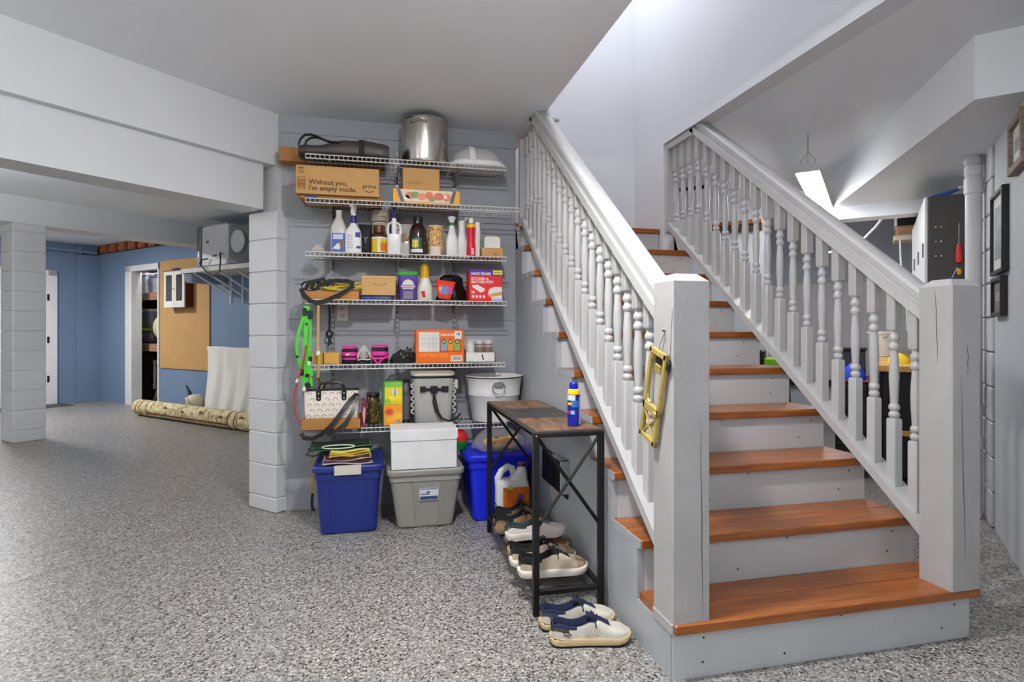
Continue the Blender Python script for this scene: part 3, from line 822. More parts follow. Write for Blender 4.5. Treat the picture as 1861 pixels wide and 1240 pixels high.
# clear jug
t = bottle('bleach_jug', 'clear plastic jug with blue and white label at the left end of the bottle shelf', -0.228, 3.745, Z3,
           [(0, 0.088, 0.095, 0.02), (0.006, 0.094, 0.10, 0.024), (0.14, 0.094, 0.10, 0.024), (0.17, 0.088, 0.094, 0.024), (0.215, 0.050, 0.056, 0.02), (0.232, 0.036, 0.036, 0.017), (0.246, 0.036, 0.036, 0.017)], mat('milky_clear_plastic', (206, 202, 194), 0.3), rect=True)
capcyl(t, 0.019, 0.017, 0.246, 0.272, WHITEP)
patch(t, -0.040, 0.040, 0.012, 0.125, -0.0505, mat('jug_blue_label', (66, 88, 168), 0.45), 'label'); poly_patch(t, [(-0.036, 0.03), (0.004, 0.025), (0.030, 0.075), (-0.010, 0.06)], -0.0513, WHITEPAPER); patch(t, -0.032, 0.026, 0.088, 0.118, -0.0513, mat('pale_blue_print', (196, 204, 226), 0.5)); poly_patch(t, circ(0.02, 0.06, 0.014, 0.03), -0.0518, mat('brown_swirl_print', (120, 92, 78), 0.5))
# spray bottle, white with purple collar
t = bottle('spray_bottle', 'white spray bottle with purple neck and pale trigger beside the clear jug', -0.140, 3.69, Z3,
           [(0, 0.094, 0.070, 0.022), (0.006, 0.098, 0.074, 0.026), (0.12, 0.096, 0.072, 0.026), (0.15, 0.080, 0.062, 0.028), (0.172, 0.044, 0.044, 0.02), (0.190, 0.036, 0.036, 0.017)], WHITEP, rect=True)
b = MB(); b.lathe([(0.021, 0.186), (0.021, 0.200), (0.017, 0.225), (0.015, 0.236)], 18); b.build('collar', NAVY, t)
trigger(t, 0.222, WHITEP, WHITEP, rot=math.radians(70), sc=1.0)
patch(t, 0.012, 0.042, 0.098, 0.128, -0.0372, PURP, 'label'); patch(t, 0.018, 0.044, 0.030, 0.044, -0.0372, PURP, 'label')
for k in range(7): patch(t, -0.036, -0.002, 0.030+0.013*k, 0.034+0.013*k, -0.0372, mat('grey_small_print', (168, 164, 182), 0.6))
# black bag clip thing
t = thing('black_pouch', 'black pouch with a white zip pull between the spray bottle and yellow jar', 'pouch', (-0.068, 3.74, Z3))
b = MB(); b.rloft(0, 0, [(0, 0.066, 0.05, 0.015), (0.01, 0.074, 0.056, 0.018), (0.13, 0.076, 0.056, 0.018), (0.17, 0.08, 0.04, 0.015), (0.19, 0.082, 0.014, 0.006)], 4); b.build('body', mat('black_fabric', (20, 20, 21), 0.7, bump=0.2), t)
b = MB(); b.tube([(-0.012+0.024*i/8.0, -0.029, 0.112-0.014*math.sin(PI*i/8.0)) for i in range(9)], 0.0014, 6); b.tube([(0, -0.029, 0.098), (0, -0.029, 0.07)], 0.0014, 6); b.build('zip_pull', WHITEP, t)
# brown jar with yellow label
t = bottle('vitamin_jar', 'amber brown jar with a bright yellow label and metallic cap', 0.014, 3.70, Z3, [(0.044, 0), (0.047, 0.004), (0.047, 0.115), (0.040, 0.128), (0.032, 0.134), (0.032, 0.140)], mat('amber_plastic', (70, 34, 20), 0.2), cat='jar')
b = MB(); b.lathe([(0.036, 0.138), (0.036, 0.176), (0.033, 0.180)], 28); b.build('cap', mat('copper_brown_cap', (96, 54, 34), 0.25, 0.4), t)
band(t, 0.047, 0.012, 0.105, mat('yellow_label', (226, 190, 36), 0.4)); band(t, 0.0476, 0.095, 0.106, WHITEPAPER, 'print'); band(t, 0.0476, 0.02, 0.07, mat('orange_print', (206, 112, 34), 0.4), 'print', a0=math.radians(-82), a1=math.radians(-30), n=10); band(t, 0.0476, 0.012, 0.105, WHITEPAPER, 'print', a0=math.radians(-100), a1=math.radians(-88), n=4)
# beige canister behind
t = bottle('canister', 'tall beige lidded canister behind the yellow-label jar', 0.022, 3.862, Z3, [(0.054, 0), (0.056, 0.004), (0.056, 0.21), (0.0585, 0.212), (0.0585, 0.225), (0.05, 0.228), (0.0585, 0.2285), (0.060, 0.232), (0.060, 0.296), (0.056, 0.302)], mat('beige_plastic', (186, 176, 156), 0.5), cat='canister')
# white spray jug with blue trigger and handle
t = bottle('spray_bottle', 'white handled spray bottle with a dark blue trigger head facing front', 0.104, 3.695, Z3,
           [(0, 0.082, 0.078, 0.018), (0.005, 0.088, 0.084, 0.022), (0.112, 0.088, 0.084, 0.022), (0.126, 0.084, 0.080, 0.022), (0.132, 0.030, 0.05, 0.014), (0.205, 0.030, 0.036, 0.014), (0.232, 0.028, 0.028, 0.013)], WHITEP, rect=True)
for sgn in (-1, 1):
    b = MB(); b.tube([(sgn*0.036, 0, 0.120), (sgn*0.040, 0, 0.160), (sgn*0.034, 0, 0.190), (sgn*0.012, 0, 0.205)], [0.011, 0.008, 0.008, 0.007], 10); b.build('handle', WHITEP, t)
trigger(t, 0.226, NAVY, NAVY, rot=math.radians(90), sc=1.0)
# bag of nuts
t = thing('nut_bag', 'clear bag of tan nuts between the white spray bottle and dark juice', 'bag', (0.186, 3.805, Z3))
b = MB(); b.rloft(0, 0, [(0, 0.07, 0.05, 0.018), (0.03, 0.082, 0.06, 0.02), (0.13, 0.08, 0.056, 0.02), (0.16, 0.09, 0.03, 0.012), (0.215, 0.105, 0.010, 0.004)], 4); b.build('bag', mat('foggy_clear_plastic', (196, 192, 184), 0.2, alpha=0.75), t)
NUT = mat('tan_nuts', (178, 142, 100), 0.6)
for k in range(16):
    b = MB(); b.sphere((random.uniform(-0.028, 0.028), -0.030, random.uniform(0.105, 0.150)), 0.008, 0.006, 0.009, 8); b.build('nut', NUT, t)
patch(t, -0.035, 0.03, 0.008, 0.09, -0.0305, mat('bag_pale_label', (206, 200, 190), 0.5), 'label')
# dark juice bottle
t = bottle('juice_bottle', 'dark purple juice bottle with black cap and green and yellow label', 0.253, 3.725, Z3,
           [(0.046, 0), (0.052, 0.006), (0.053, 0.02), (0.053, 0.155), (0.048, 0.175), (0.034, 0.198), (0.029, 0.205), (0.029, 0.22)], mat('dark_juice_glass', (40, 14, 22), 0.08, coat=0.5), n=28)
capcyl(t, 0.031, 0.029, 0.220, 0.250, BLACK_M)
band(t, 0.053, 0.020, 0.042, WHITEPAPER, 'label', math.radians(-150), math.radians(-60), 14); band(t, 0.053, 0.044, 0.115, mat('green_leaf_label', (40, 84, 56), 0.45), 'label', math.radians(-145), math.radians(-65), 14); band(t, 0.0536, 0.05, 0.10, mat('lemon_print', (206, 196, 74), 0.45), 'print', math.radians(-135), math.radians(-92), 10); band(t, 0.0542, 0.048, 0.095, WHITEPAPER, 'print', math.radians(-112), math.radians(-107), 3)
# cereal canister
def mat_cereal():
    m = mat('orange_cereal', (190, 126, 56), 0.35, var=0.0)
    nt = m.node_tree; bs = nt.nodes['Principled BSDF']
    tc = nt.nodes.new('ShaderNodeTexCoord'); v = nt.nodes.new('ShaderNodeTexVoronoi'); v.inputs['Scale'].default_value = 130
    r = nt.nodes.new('ShaderNodeValToRGB'); r.color_ramp.elements[0].color = rgb(150, 84, 28); r.color_ramp.elements[1].color = rgb(236, 198, 132)
    sp = nt.nodes.new('ShaderNodeSeparateColor')
    nt.links.new(tc.outputs['Object'], v.inputs['Vector']); nt.links.new(v.outputs['Color'], sp.inputs['Color']); nt.links.new(sp.outputs['Red'], r.inputs['Fac']); nt.links.new(r.outputs['Color'], bs.inputs['Base Color'])
    bp = nt.nodes.new('ShaderNodeBump'); bp.inputs['Strength'].default_value = 0.5; bp.inputs['Distance'].default_value = 0.004
    nt.links.new(v.outputs['Distance'], bp.inputs['Height']); nt.links.new(bp.outputs['Normal'], bs.inputs['Normal'])
    return m
t = bottle('snack_jar', 'clear round jar packed with golden cereal, pale label at its base', 0.365, 3.73, Z3, [(0.047, 0), (0.050, 0.004), (0.050, 0.186), (0.048, 0.190)], mat_cereal(), n=28, cat='jar', part='contents')
b = MB(); b.lathe([(0.0505, 0.186), (0.0515, 0.189), (0.0515, 0.196), (0.046, 0.198)], 28); b.build('lid', mat('clear_lid', (206, 178, 130), 0.2), t)
band(t, 0.0505, 0.006, 0.062, mat('cream_label', (214, 204, 184), 0.5), 'label', math.radians(-140), math.radians(-60), 14)
# white bottle green neck
t = bottle('spray_bottle', 'white tapered bottle with a green neck ring and flared white top', 0.467, 3.725, Z3,
           [(0, 0.072, 0.07, 0.014), (0.005, 0.078, 0.076, 0.018), (0.10, 0.076, 0.074, 0.02), (0.165, 0.044, 0.044, 0.018), (0.205, 0.034, 0.034, 0.016)], WHITEP, rect=True)
b = MB(); b.lathe([(0.019, 0.203), (0.019, 0.220), (0.016, 0.223)], 18); b.build('collar', mat('green_plastic', (58, 104, 52), 0.4), t)
b = MB(); b.lathe([(0.016, 0.221), (0.018, 0.235), (0.028, 0.252), (0.027, 0.258), (0.02, 0.262)], 18); b.build('cap', WHITEP, t)
b = MB(); b.tube([(-0.036, 0, 0.10), (-0.044, 0, 0.075), (-0.044, 0, 0.03)], [0.004, 0.005, 0.005], 8); b.build('handle', mat('green_grey_label', (130, 136, 112), 0.5), t)
# white bottle 2
t = bottle('white_bottle', 'plain white bottle with a slanted pump top left of the red bottle', 0.535, 3.752, Z3,
           [(0, 0.066, 0.06, 0.014), (0.005, 0.072, 0.066, 0.018), (0.10, 0.070, 0.064, 0.02), (0.15, 0.046, 0.046, 0.018), (0.215, 0.042, 0.042, 0.019)], WHITEP, rect=True)
capcyl(t, 0.022, 0.02, 0.215, 0.240, WHITEP); b = MB(); b.tube([(0.0, 0, 0.240), (0.02, 0, 0.250), (0.035, 0, 0.262)], 0.006, 8); b.build('nozzle', WHITEP, t)
patch(t, -0.037, -0.030, 0.05, 0.11, -0.0335, mat('lilac_print', (120, 108, 160), 0.5), 'label')
# red bottle
t = bottle('red_bottle', 'slim red bottle with yellow shoulder and white cap', 0.585, 3.682, Z3, [(0.026, 0), (0.028, 0.004), (0.028, 0.06), (0.0255, 0.09), (0.0255, 0.12), (0.0285, 0.165), (0.0285, 0.188)], mat('red_plastic', (212, 24, 44), 0.3), n=24)
b = MB(); b.lathe([(0.0285, 0.186), (0.0285, 0.202), (0.020, 0.214), (0.014, 0.218)], 24); b.build('shoulder', mat('yellow_plastic', (238, 182, 20), 0.35), t)
capcyl(t, 0.015, 0.0135, 0.216, 0.248, WHITEP); band(t, 0.028, 0.012, 0.055, mat('pink_white_print', (240, 170, 176), 0.4), 'label', math.radians(-95), math.radians(-55), 8)
# slim white tube
t = bottle('white_tube', 'slim white cylinder bottle between the red bottle and small open carton', 0.628, 3.70, Z3, [(0.018, 0), (0.0195, 0.004), (0.0195, 0.145), (0.021, 0.150), (0.021, 0.170), (0.018, 0.19), (0.016, 0.205)], WHITEP, n=20)
capcyl(t, 0.0175, 0.016, 0.204, 0.226, WHITEP)
# open brown box with white carton inside
t, w, d, h = carton('open_carton', 'small brown carton with raised flap at the right end of the bottle shelf', 'box', 0.653, 0.793, 3.668, 0.115, Z3, Z3+0.062, KRAFT, flaps=False)
b = MB(); b.prism([(0.022, 0.060), (0.068, 0.060), (0.068, 0.170), (0.045, 0.150), (0.022, 0.130)], d/2-0.006, d/2-0.002, 'y'); b.build('flap', KRAFT_D, t, smooth=0)
patch(t, 0.005, 0.03, 0.014, 0.030, -d/2, KRAFT_D)
t = thing('white_carton', 'white pack with sloping shoulders standing in the small brown carton', 'box', (0.728, 3.735, Z3+0.0625))
b = MB(); b.box(-0.052, 0.052, -0.03, 0.03, 0, 0.062); b.build('body', WHITEPAPER, t, smooth=0)
b = MB(); b.prism([(-0.052, 0.062), (0.052, 0.062), (0.040, 0.078), (-0.040, 0.078)], -0.03, 0.03, 'y'); b.build('lid', WHITEPAPER, t, smooth=0)
# small wrapped thing at left
t = thing('plastic_pack', 'small clear twist of plastic with yellow inside at the shelf\'s left end', 'wrapper', (-0.345, 3.69, Z3))
b = MB(); b.rloft(0, 0, [(0, 0.07, 0.05, 0.02), (0.015, 0.085, 0.06, 0.02), (0.03, 0.06, 0.04, 0.015), (0.05, 0.03, 0.02, 0.008)], 3); b.build('wrap', mat('crinkled_clear', (206, 202, 196), 0.15, alpha=0.6), t)
b = MB(); b.sphere((0.0, -0.014, 0.014), 0.02, 0.012, 0.009, 10); b.build('contents', mat('yellow_sponge', (226, 188, 60), 0.7), t)
# ---------------------------------------------------------------- fourth shelf
Z4 = DK[3]
YEL = mat('yellow_nylon', (222, 190, 52), 0.55, bump=0.3, bscale=200); GRN = mat('bright_green_strap', (70, 200, 40), 0.5); RED = mat('red_cord', (176, 58, 54), 0.5)
t, w, d, h = carton('cardboard_tray', 'flat orange-brown carton under the strap bundle', 'box', -0.435, -0.105, 3.632, 0.26, Z4, Z4+0.047, mat('orange_kraft', (186, 124, 60), 0.7), flaps=True)
t = thing('strap_bundle', 'bundle of black and yellow webbing straps draped on the flat carton', 'straps', (-0.27, 3.72, Z4+0.0495))
for k in range(6):
    yy = -0.085+0.028*k; zz = 0.006+0.011*(k % 4)
    pts = [(-0.12+0.30*i/12.0, yy+0.010*math.sin(i*0.9+k), zz+0.010*math.sin(i*0.7+2*k)+0.012) for i in range(13)]
    b = MB(); b.ribbon(pts, 0.022, 0.004, (0, -0.5, 1)); b.build('strap', YEL, t)
def loop(cx, cy, cz, rx, rz_, w_, m, a0=0, a1=2*PI, n=20, tilt=0.2, nm='strap'):
    pts = [(cx+rx*math.cos(a0+(a1-a0)*i/n), cy+tilt*rx*math.sin(a0+(a1-a0)*i/n), cz+rz_*math.sin(a0+(a1-a0)*i/n)) for i in range(n+1)]
    b = MB(); b.ribbon(pts, w_, 0.004, [(p[0]-cx+1e-4, 0, p[2]-cz+1e-4) for p in pts]); return b.build(nm, m, t)
loop(-0.115, -0.065, 0.030, 0.052, 0.028, 0.030, STRAP); loop(-0.10, -0.06, 0.034, 0.030, 0.020, 0.028, STRAP)
def strapbig(pts, m=STRAP, w_=0.026):
    b = MB(); b.ribbon(pts, w_, 0.004, (0, -1, 0.2)); b.build('strap', m, t)
strapbig([(-0.165, -0.100, 0.012), (-0.150, -0.112, -0.025), (-0.110, -0.117, -0.062), (-0.075, -0.117, -0.073), (-0.030, -0.117, -0.062), (0.045, -0.114, -0.022), (0.10, -0.108, 0.012), (0.135, -0.09, 0.034)])
strapbig([(-0.02, -0.07, 0.058), (0.04, -0.075, 0.064), (0.10, -0.075, 0.061), (0.135, -0.07, 0.048)])
for k, (x0_, z0_) in enumerate(((-0.14, 0.05), (-0.11, 0.058), (-0.08, 0.040))):
    strapbig([(x0_, -0.095, 0.008), (x0_+0.02, -0.098, z0_), (x0_+0.07, -0.09, z0_+0.012), (x0_+0.10, -0.085, 0.02+0.01*k)], STRAP, 0.022)
GREYE = mat('grey_strap_edge', (176, 172, 160), 0.6)
strapbig([(-0.035, -0.1205, -0.050), (0.043, -0.1175, -0.012), (0.10, -0.1115, 0.022)], GREYE, 0.002)
# smile parcel
t, w, d, h = carton('parcel', 'small taped brown parcel with a curved smile arrow', 'box', -0.092, 0.113, 3.672, 0.15, Z4+0.030, Z4+0.150, mat('parcel_kraft', (196, 150, 84), 0.35, coat=0.3), flaps=False)
b = MB(); b.ribbon([(-0.035+0.075*i/12.0, -d/2-0.0008, 0.075-0.014*math.sin(PI*i/12.0)) for i in range(13)], 0.006, 0.001, (0, -1, 0)); b.build('print', KRAFT_D, t)
poly_patch(t, [(0.030, 0.068), (0.046, 0.066), (0.044, 0.082)], -d/2, KRAFT_D)
b = MB(); b.box(-w/2, w/2, -d/2-0.0008, -d/2, h-0.008, h-0.002); b.build('tape', TAPE, t, smooth=0)
# blue flat pack under the parcel
t = thing('blue_pack', 'flat blue plastic pack under the brown parcel', 'pack', (0.0, 3.75, Z4))
b = MB(); b.rloft(0, 0, [(0, 0.20, 0.13, 0.015), (0.008, 0.21, 0.14, 0.018), (0.024, 0.20, 0.13, 0.018), (0.029, 0.16, 0.10, 0.012)], 4); b.build('body', mat('dark_blue_plastic', (38, 58, 120), 0.25), t)
b = MB(); b.sphere((-0.05, -0.062, 0.014), 0.025, 0.012, 0.010, 12); b.build('knob', mat('mid_blue_plastic', (52, 84, 170), 0.25), t)
# purple tub with green lid
t = bottle('detergent_tub', 'square purple tub with a green lid', 0.190, 3.755, Z4, [(0, 0.098, 0.095, 0.02), (0.006, 0.104, 0.10, 0.022), (0.155, 0.122, 0.118, 0.024), (0.160, 0.122, 0.118, 0.024)], mat('purple_plastic', (92, 66, 150), 0.35), rect=True, cat='tub')
b = MB(); b.rloft(0, 0, [(0.158, 0.128, 0.124, 0.026), (0.162, 0.132, 0.128, 0.028), (0.180, 0.132, 0.128, 0.028), (0.184, 0.124, 0.120, 0.026)], 5); b.build('lid', mat('green_lid', (64, 160, 60), 0.35), t)
poly_patch(t, [(0.036*math.cos(a), 0.095+0.038*math.sin(a)) for a in [PI*i/10 for i in range(11)]], -0.0605, WHITEPAPER, 'label'); patch(t, -0.044, 0.044, 0.082, 0.098, -0.0605, mat('pink_scoop_print', (222, 170, 190), 0.5)); patch(t, -0.035, 0.035, 0.072, 0.079, -0.0595, WHITEPAPER)
patch(t, -0.03, 0.03, 0.012, 0.060, -0.0565, mat('tub_window', (126, 124, 140), 0.2), 'window')
# cleaner bottle with yellow cap
t = bottle('cleaner_bottle', 'off-white bottle with tall yellow cap and red mark', 0.298, 3.755, Z4, [(0, 0.096, 0.080, 0.026), (0.006, 0.102, 0.086, 0.03), (0.085, 0.100, 0.084, 0.03), (0.125, 0.075, 0.066, 0.028), (0.150, 0.062, 0.058, 0.026)], mat('offwhite_plastic', (214, 208, 194), 0.35), rect=True)
b = MB(); b.lathe([(0.030, 0.148), (0.030, 0.200), (0.026, 0.226), (0.014, 0.236)], 20); b.build('cap', mat('mustard_cap', (218, 168, 12), 0.35), t)
poly_patch(t, [(-0.028, 0.060), (-0.004, 0.066), (0.002, 0.026), (-0.016, 0.022)], -0.0435, mat('red_print', (190, 26, 28), 0.4))
# red snack bag in black sack
t = thing('black_sack', 'crumpled black sack holding the red packet', 'bag', (0.475, 3.79, Z4))
b = MB(); rings = []
for i in range(9):
    u = i/8.0; zz = 0.175*u; R = 0.098*(1-0.25*u)*(0.95+0.10*math.sin(7*u)) if u < 0.95 else 0.045
    rings.append([(R*(1+0.14*math.sin(3*a+5*u)+0.06*math.sin(7*a))*math.cos(a), 0.72*R*(1+0.10*math.sin(4*a+3*u))*math.sin(a), zz) for a in [2*PI*k/22 for k in range(22)]])
b.loft(rings); b.build('sack', mat('black_crinkle_plastic', (14, 14, 15), 0.35, bump=0.7, bscale=22), t, 25)
t = thing('snack_packet', 'tilted red and magenta packet leaning on the black sack', 'packet', (0.412, 3.672, Z4+0.012), 0)
b = MB(Matrix.Rotation(math.radians(7), 4, 'Y') @ Matrix.Rotation(math.radians(-14), 4, 'X')); b.rloft(0, 0, [(0, 0.07, 0.012, 0.005), (0.02, 0.09, 0.036, 0.015), (0.09, 0.118, 0.040, 0.016), (0.120, 0.125, 0.010, 0.004)], 3); b.build('packet', mat('red_packet', (222, 62, 40), 0.3), t)
t2 = MB(Matrix.Rotation(math.radians(7), 4, 'Y') @ Matrix.Rotation(math.radians(-14), 4, 'X'))
t2.box(-0.028, 0.018, -0.0225, -0.0205, 0.022, 0.078); t2.build('label', mat('blue_stripe_print', (104, 108, 160), 0.4), t, 0)
t3 = MB(Matrix.Rotation(math.radians(7), 4, 'Y') @ Matrix.Rotation(math.radians(-14), 4, 'X')); t3.box(0.018, 0.046, -0.0225, -0.0205, 0.030, 0.080); t3.build('label', mat('magenta_print', (170, 34, 118), 0.4), t, 0)
# red and purple eraser box
t, w, d, h = carton('cleaning_box', 'red cleaning-pad box with a purple top band and yellow corner', 'box', 0.566, 0.778, 3.628, 0.13, Z4, Z4+0.196, mat('red_box_card', (222, 42, 40), 0.4), flaps=False)
yf = -d/2
patch(t, -w/2, w/2, 0.158, 0.196, yf, mat('purple_box_band', (84, 44, 150), 0.4)); patch(t, 0.046, w/2, 0.168, 0.195, yf-0.0006, mat('yellow_box_tab', (240, 214, 70), 0.4)); text(t, 'BONUS', 0.014, (0.052, yf-0.0022, 0.177), BLACKINK, bold=0.0003)
text(t, 'MAGIC ERASER', 0.0235, (-0.094, yf-0.0018, 0.164), WHITEPAPER, bold=0.0006, xs=0.80)
text(t, 'KITCHEN &', 0.024, (-0.094, yf-0.0012, 0.132), WHITEPAPER, bold=0.0007, xs=0.9); text(t, 'BATHROOM', 0.024, (-0.094, yf-0.0012, 0.112), WHITEPAPER, bold=0.0007, xs=1.05)
poly_patch(t, [(-0.090, 0.098), (-0.052, 0.102), (-0.006, 0.076), (-0.012, 0.062), (-0.034, 0.052), (-0.084, 0.086)], yf, WHITEP, 'print')
for k in range(4): poly_patch(t, circ(-0.082+0.023*k, 0.028, 0.008, 0.010, 10), yf, WHITEPAPER)
text(t, '90', 0.022, (-0.094, yf-0.0012, 0.048), WHITEPAPER, bold=0.0008)
poly_patch(t, [(0.012, 0.04), (0.020, 0.075), (0.050, 0.090), (0.103, 0.090), (0.103, 0.012), (0.05, 0.012)], yf, WHITEPAPER); poly_patch(t, [(0.015, 0.042), (0.055, 0.052), (0.103, 0.060), (0.103, 0.040), (0.060, 0.030), (0.02, 0.026)], yf-0.0008, mat('skin_tone_print', (214, 150, 84), 0.5)); patch(t, 0.035, w/2, 0.002, 0.018, yf-0.0008, mat('pale_blue_box_print', (176, 182, 214), 0.5))
t = thing('blue_cap_bottle', 'dark blue bottle cap showing above the red cleaning-pad box', 'bottle', (0.738, 3.83, Z4))
b = MB(); b.lathe([(0.03, 0), (0.032, 0.005), (0.032, 0.15), (0.022, 0.175)], 20); b.build('body', mat('dark_blue_plastic', (38, 58, 120), 0.25), t); capcyl(t, 0.030, 0.026, 0.175, 0.215, mat('navy_blue_cap', (24, 44, 116), 0.3))

# hanging bits at the left: green straps, tan cord, red cord, black loop
t = thing('green_strap_bundle', 'bright green straps with black buckles hanging from the shelf\'s left end', 'straps', (-0.40, 3.590, 0.80))
def gs(pts, w_=0.018, m=GRN):
    b = MB(); b.ribbon(pts, w_, 0.004, (0, -1, 0)); b.build('strap', m, t)
gs([(-0.004, 0, 0.49), (-0.020, -0.003, 0.42), (-0.045, 0, 0.33), (-0.055, 0, 0.26), (-0.050, 0, 0.20), (-0.030, 0, 0.13), (-0.015, 0, 0.06), (-0.012, 0, 0.01)])
gs([(0.006, -0.006, 0.49), (0.000, -0.008, 0.40), (-0.005, -0.008, 0.30), (-0.006, -0.008, 0.20), (-0.012, -0.008, 0.12), (0.0, -0.008, 0.05)], 0.022)
gs([(0.016, -0.002, 0.47), (0.020, -0.003, 0.38), (0.022, -0.003, 0.28), (0.012, -0.004, 0.18), (0.020, -0.003, 0.10), (0.028, 0, 0.02)], 0.016)
gs([(-0.028, -0.012, 0.16), (0.012, -0.012, 0.13), (0.026, -0.012, 0.08)], 0.03)
for x, z, ww, hh in ((-0.010, 0.455, 0.024, 0.045), (0.020, 0.440, 0.030, 0.05), (-0.052, 0.195, 0.016, 0.014), (-0.026, 0.105, 0.022, 0.04), (0.004, 0.085, 0.024, 0.02), (0.006, 0.025, 0.03, 0.03), (0.022, 0.180, 0.018, 0.03), (0.0, 0.385, 0.012, 0.016)):
    b = MB(); b.rbox(x-ww/2, x+ww/2, -0.018, -0.002, z-hh/2, z+hh/2, 0.004); b.build('buckle', BLACK_M, t)
for x, z in ((0.014, 0.155), (-0.012, 0.008)):
    b = MB(); b.rbox(x-0.009, x+0.009, -0.020, -0.010, z-0.014, z+0.014, 0.003); b.build('tag', WHITEPAPER, t)
t = thing('tan_cord', 'tan webbing strip hanging behind the green straps down to the blue bin', 'strap', (-0.338, 3.600, 0.07))
b = MB(); b.ribbon([(0.002, 0.002, 1.225), (0.0, 0.0, 1.0), (0.006, 0.0, 0.9), (0.0, 0.01, 0.80), (0.0, 0.185, 0.745), (0.0, 0.185, 0.46), (-0.030, 0.0, 0.37), (-0.034, 0, 0.2), (-0.030, 0, 0.11)], 0.014, 0.003, (0, -1, 0)); b.build('strap', mat('tan_webbing', (190, 152, 66), 0.6), t)
b = MB(); b.ribbon([(-0.030, 0, 0.12), (-0.034, -0.004, 0.07), (-0.030, -0.004, 0.03), (-0.018, -0.004, 0.02)], 0.016, 0.006, (0, -1, 0)); b.build('hook', BLACK_M, t)
b = MB(); b.rbox(-0.010, 0.012, -0.006, 0.004, 0.93, 0.955, 0.003); b.build('clip', WHITEP, t)
t = thing('bungee_cord', 'thin red cord bowing out left of the bow-print handbag', 'cord', (-0.40, 3.565, 0.6))
b = MB(); b.tube([(0.0, 0, 0.46), (-0.008, 0, 0.40), (-0.022, 0, 0.33), (-0.050, 0, 0.26), (-0.066, 0, 0.18), (-0.070, 0, 0.11), (-0.052, 0, 0.05), (-0.030, 0, 0.005)], 0.005, 8); b.build('cord', RED, t)
b = MB(); b.tube([(-0.045, 0, 0.268), (-0.054, 0, 0.246)], 0.0075, 8); b.build('sleeve', WHITEP, t)
t = thing('black_strap_loop', 'black cord with a knotted loop hanging beside the power outlet', 'cord', (-0.294, 3.86, 1.05))
b = MB(); b.tube([(0.0, 0, 0.27), (0.002, 0, 0.18), (0.0, 0, 0.095)], 0.006, 8); b.build('cord', STRAP, t)
b = MB(); b.tube([(0.017*math.cos(a), 0, 0.075+0.018*math.sin(a)) for a in [2*PI*i/16 for i in range(16)]], 0.007, 8, closed=True); b.build('loop', STRAP, t)
b = MB(); b.tube([(-0.002, 0, 0.056), (-0.004, 0, 0.0)], 0.005, 8); b.build('tail', STRAP, t); b = MB(); b.tube([(0.002, 0, 0.056), (0.012, 0, 0.008)], 0.005, 8); b.build('tail', STRAP, t)

# ---------------------------------------------------------------- fifth shelf
Z5 = DK[4]
t, w, d, h = carton('yellow_kraft_box', 'mustard kraft box with a dark band at the left of the fifth shelf', 'box', -0.372, -0.220, 3.640, 0.10, Z5, Z5+0.068, mat('mustard_card', (204, 154, 70), 0.6), flaps=True)
patch(t, -0.018, -0.012, 0, h, -d/2, BLACKINK, 'band'); patch(t, -w/2, -0.018, 0.001, h-0.001, -d/2, mat('mustard_card_dark', (186, 150, 50), 0.6), 'print')
PINK = mat('hot_pink_fabric', (224, 40, 150), 0.55, bump=0.2, bscale=120); BFAB = mat('black_soft_fabric', (24, 22, 24), 0.75, bump=0.2, bscale=150); GFAB = mat('pale_grey_fabric', (184, 176, 168), 0.8, bump=0.3, bscale=90)
def wristwrap(label, x, y, z, ww, hh, rz, tail=False):
    t = thing('ankle_weight', label, 'weight', (x, y, z), rz, 'pink and black strap-on weights')
    b = MB(); n = 20
    def rg(zz, k): return [(ww/2*k*(abs(math.cos(a))**0.7)*(1 if math.cos(a) > 0 else -1), 0.05*k*(abs(math.sin(a))**0.7)*(1 if math.sin(a) > 0 else -1), zz) for a in [2*PI*i/n for i in range(n)]]
    b.loft([rg(0, 0.92), rg(0.006, 1.0), rg(hh*0.23, 1.03)], cap1=False); b.build('base_pad', BFAB, t, 50)
    b = MB(); b.loft([rg(hh*0.23, 1.03), rg(hh*0.33, 1.05), rg(hh*0.34, 1.05)], cap0=False, cap1=False); b.build('stripe', PINK, t, 50)
    b = MB(); b.loft([rg(hh*0.34, 1.02), rg(hh*0.44, 1.02)], cap0=False, cap1=False); b.build('stripe_gap', BFAB, t, 50)
    b = MB(); b.loft([rg(hh*0.44, 1.05), rg(hh*0.62, 1.05), rg(hh*0.66, 1.02)], cap0=False, cap1=False); b.build('panel', PINK, t, 50)
    b = MB(); b.loft([rg(hh*0.66, 1.03), rg(hh*0.88, 1.0)], cap0=False, cap1=False); b.build('band', BFAB, t, 50)
    b = MB(); b.loft([rg(hh*0.88, 1.0), rg(hh*0.97, 0.94), rg(hh, 0.82)], cap0=False, cap1=True); b.build('top_pad', PINK, t, 50)
    if tail:
        b = MB(); b.ribbon([(-ww*0.42, -0.055, 0.045), (-0.012, -0.062, 0.004), (0.002, -0.062, 0.004), (0.03, -0.06, 0.035), (ww*0.6, -0.05, 0.046)], 0.008, 0.003, (0, -1, 0)); b.build('strap', PINK, t)
    else:
        poly_patch(t, [(-0.028, 0.062), (-0.014, 0.056), (0.0, 0.066), (-0.006, 0.052), (-0.020, 0.050)], -0.0532, WHITEPAPER)
wristwrap('upright pink and black strap-on weight beside the mustard kraft box', -0.163, 3.715, Z5, 0.094, 0.106, 0.03)
wristwrap('tilted pink and black strap-on weight with a dangling pink strap', 0.018, 3.705, Z5, 0.100, 0.112, -0.12, True)
t = thing('grey_glove', 'pale grey and black glove slumped between the two pink weights', 'glove', (-0.077, 3.715, Z5))
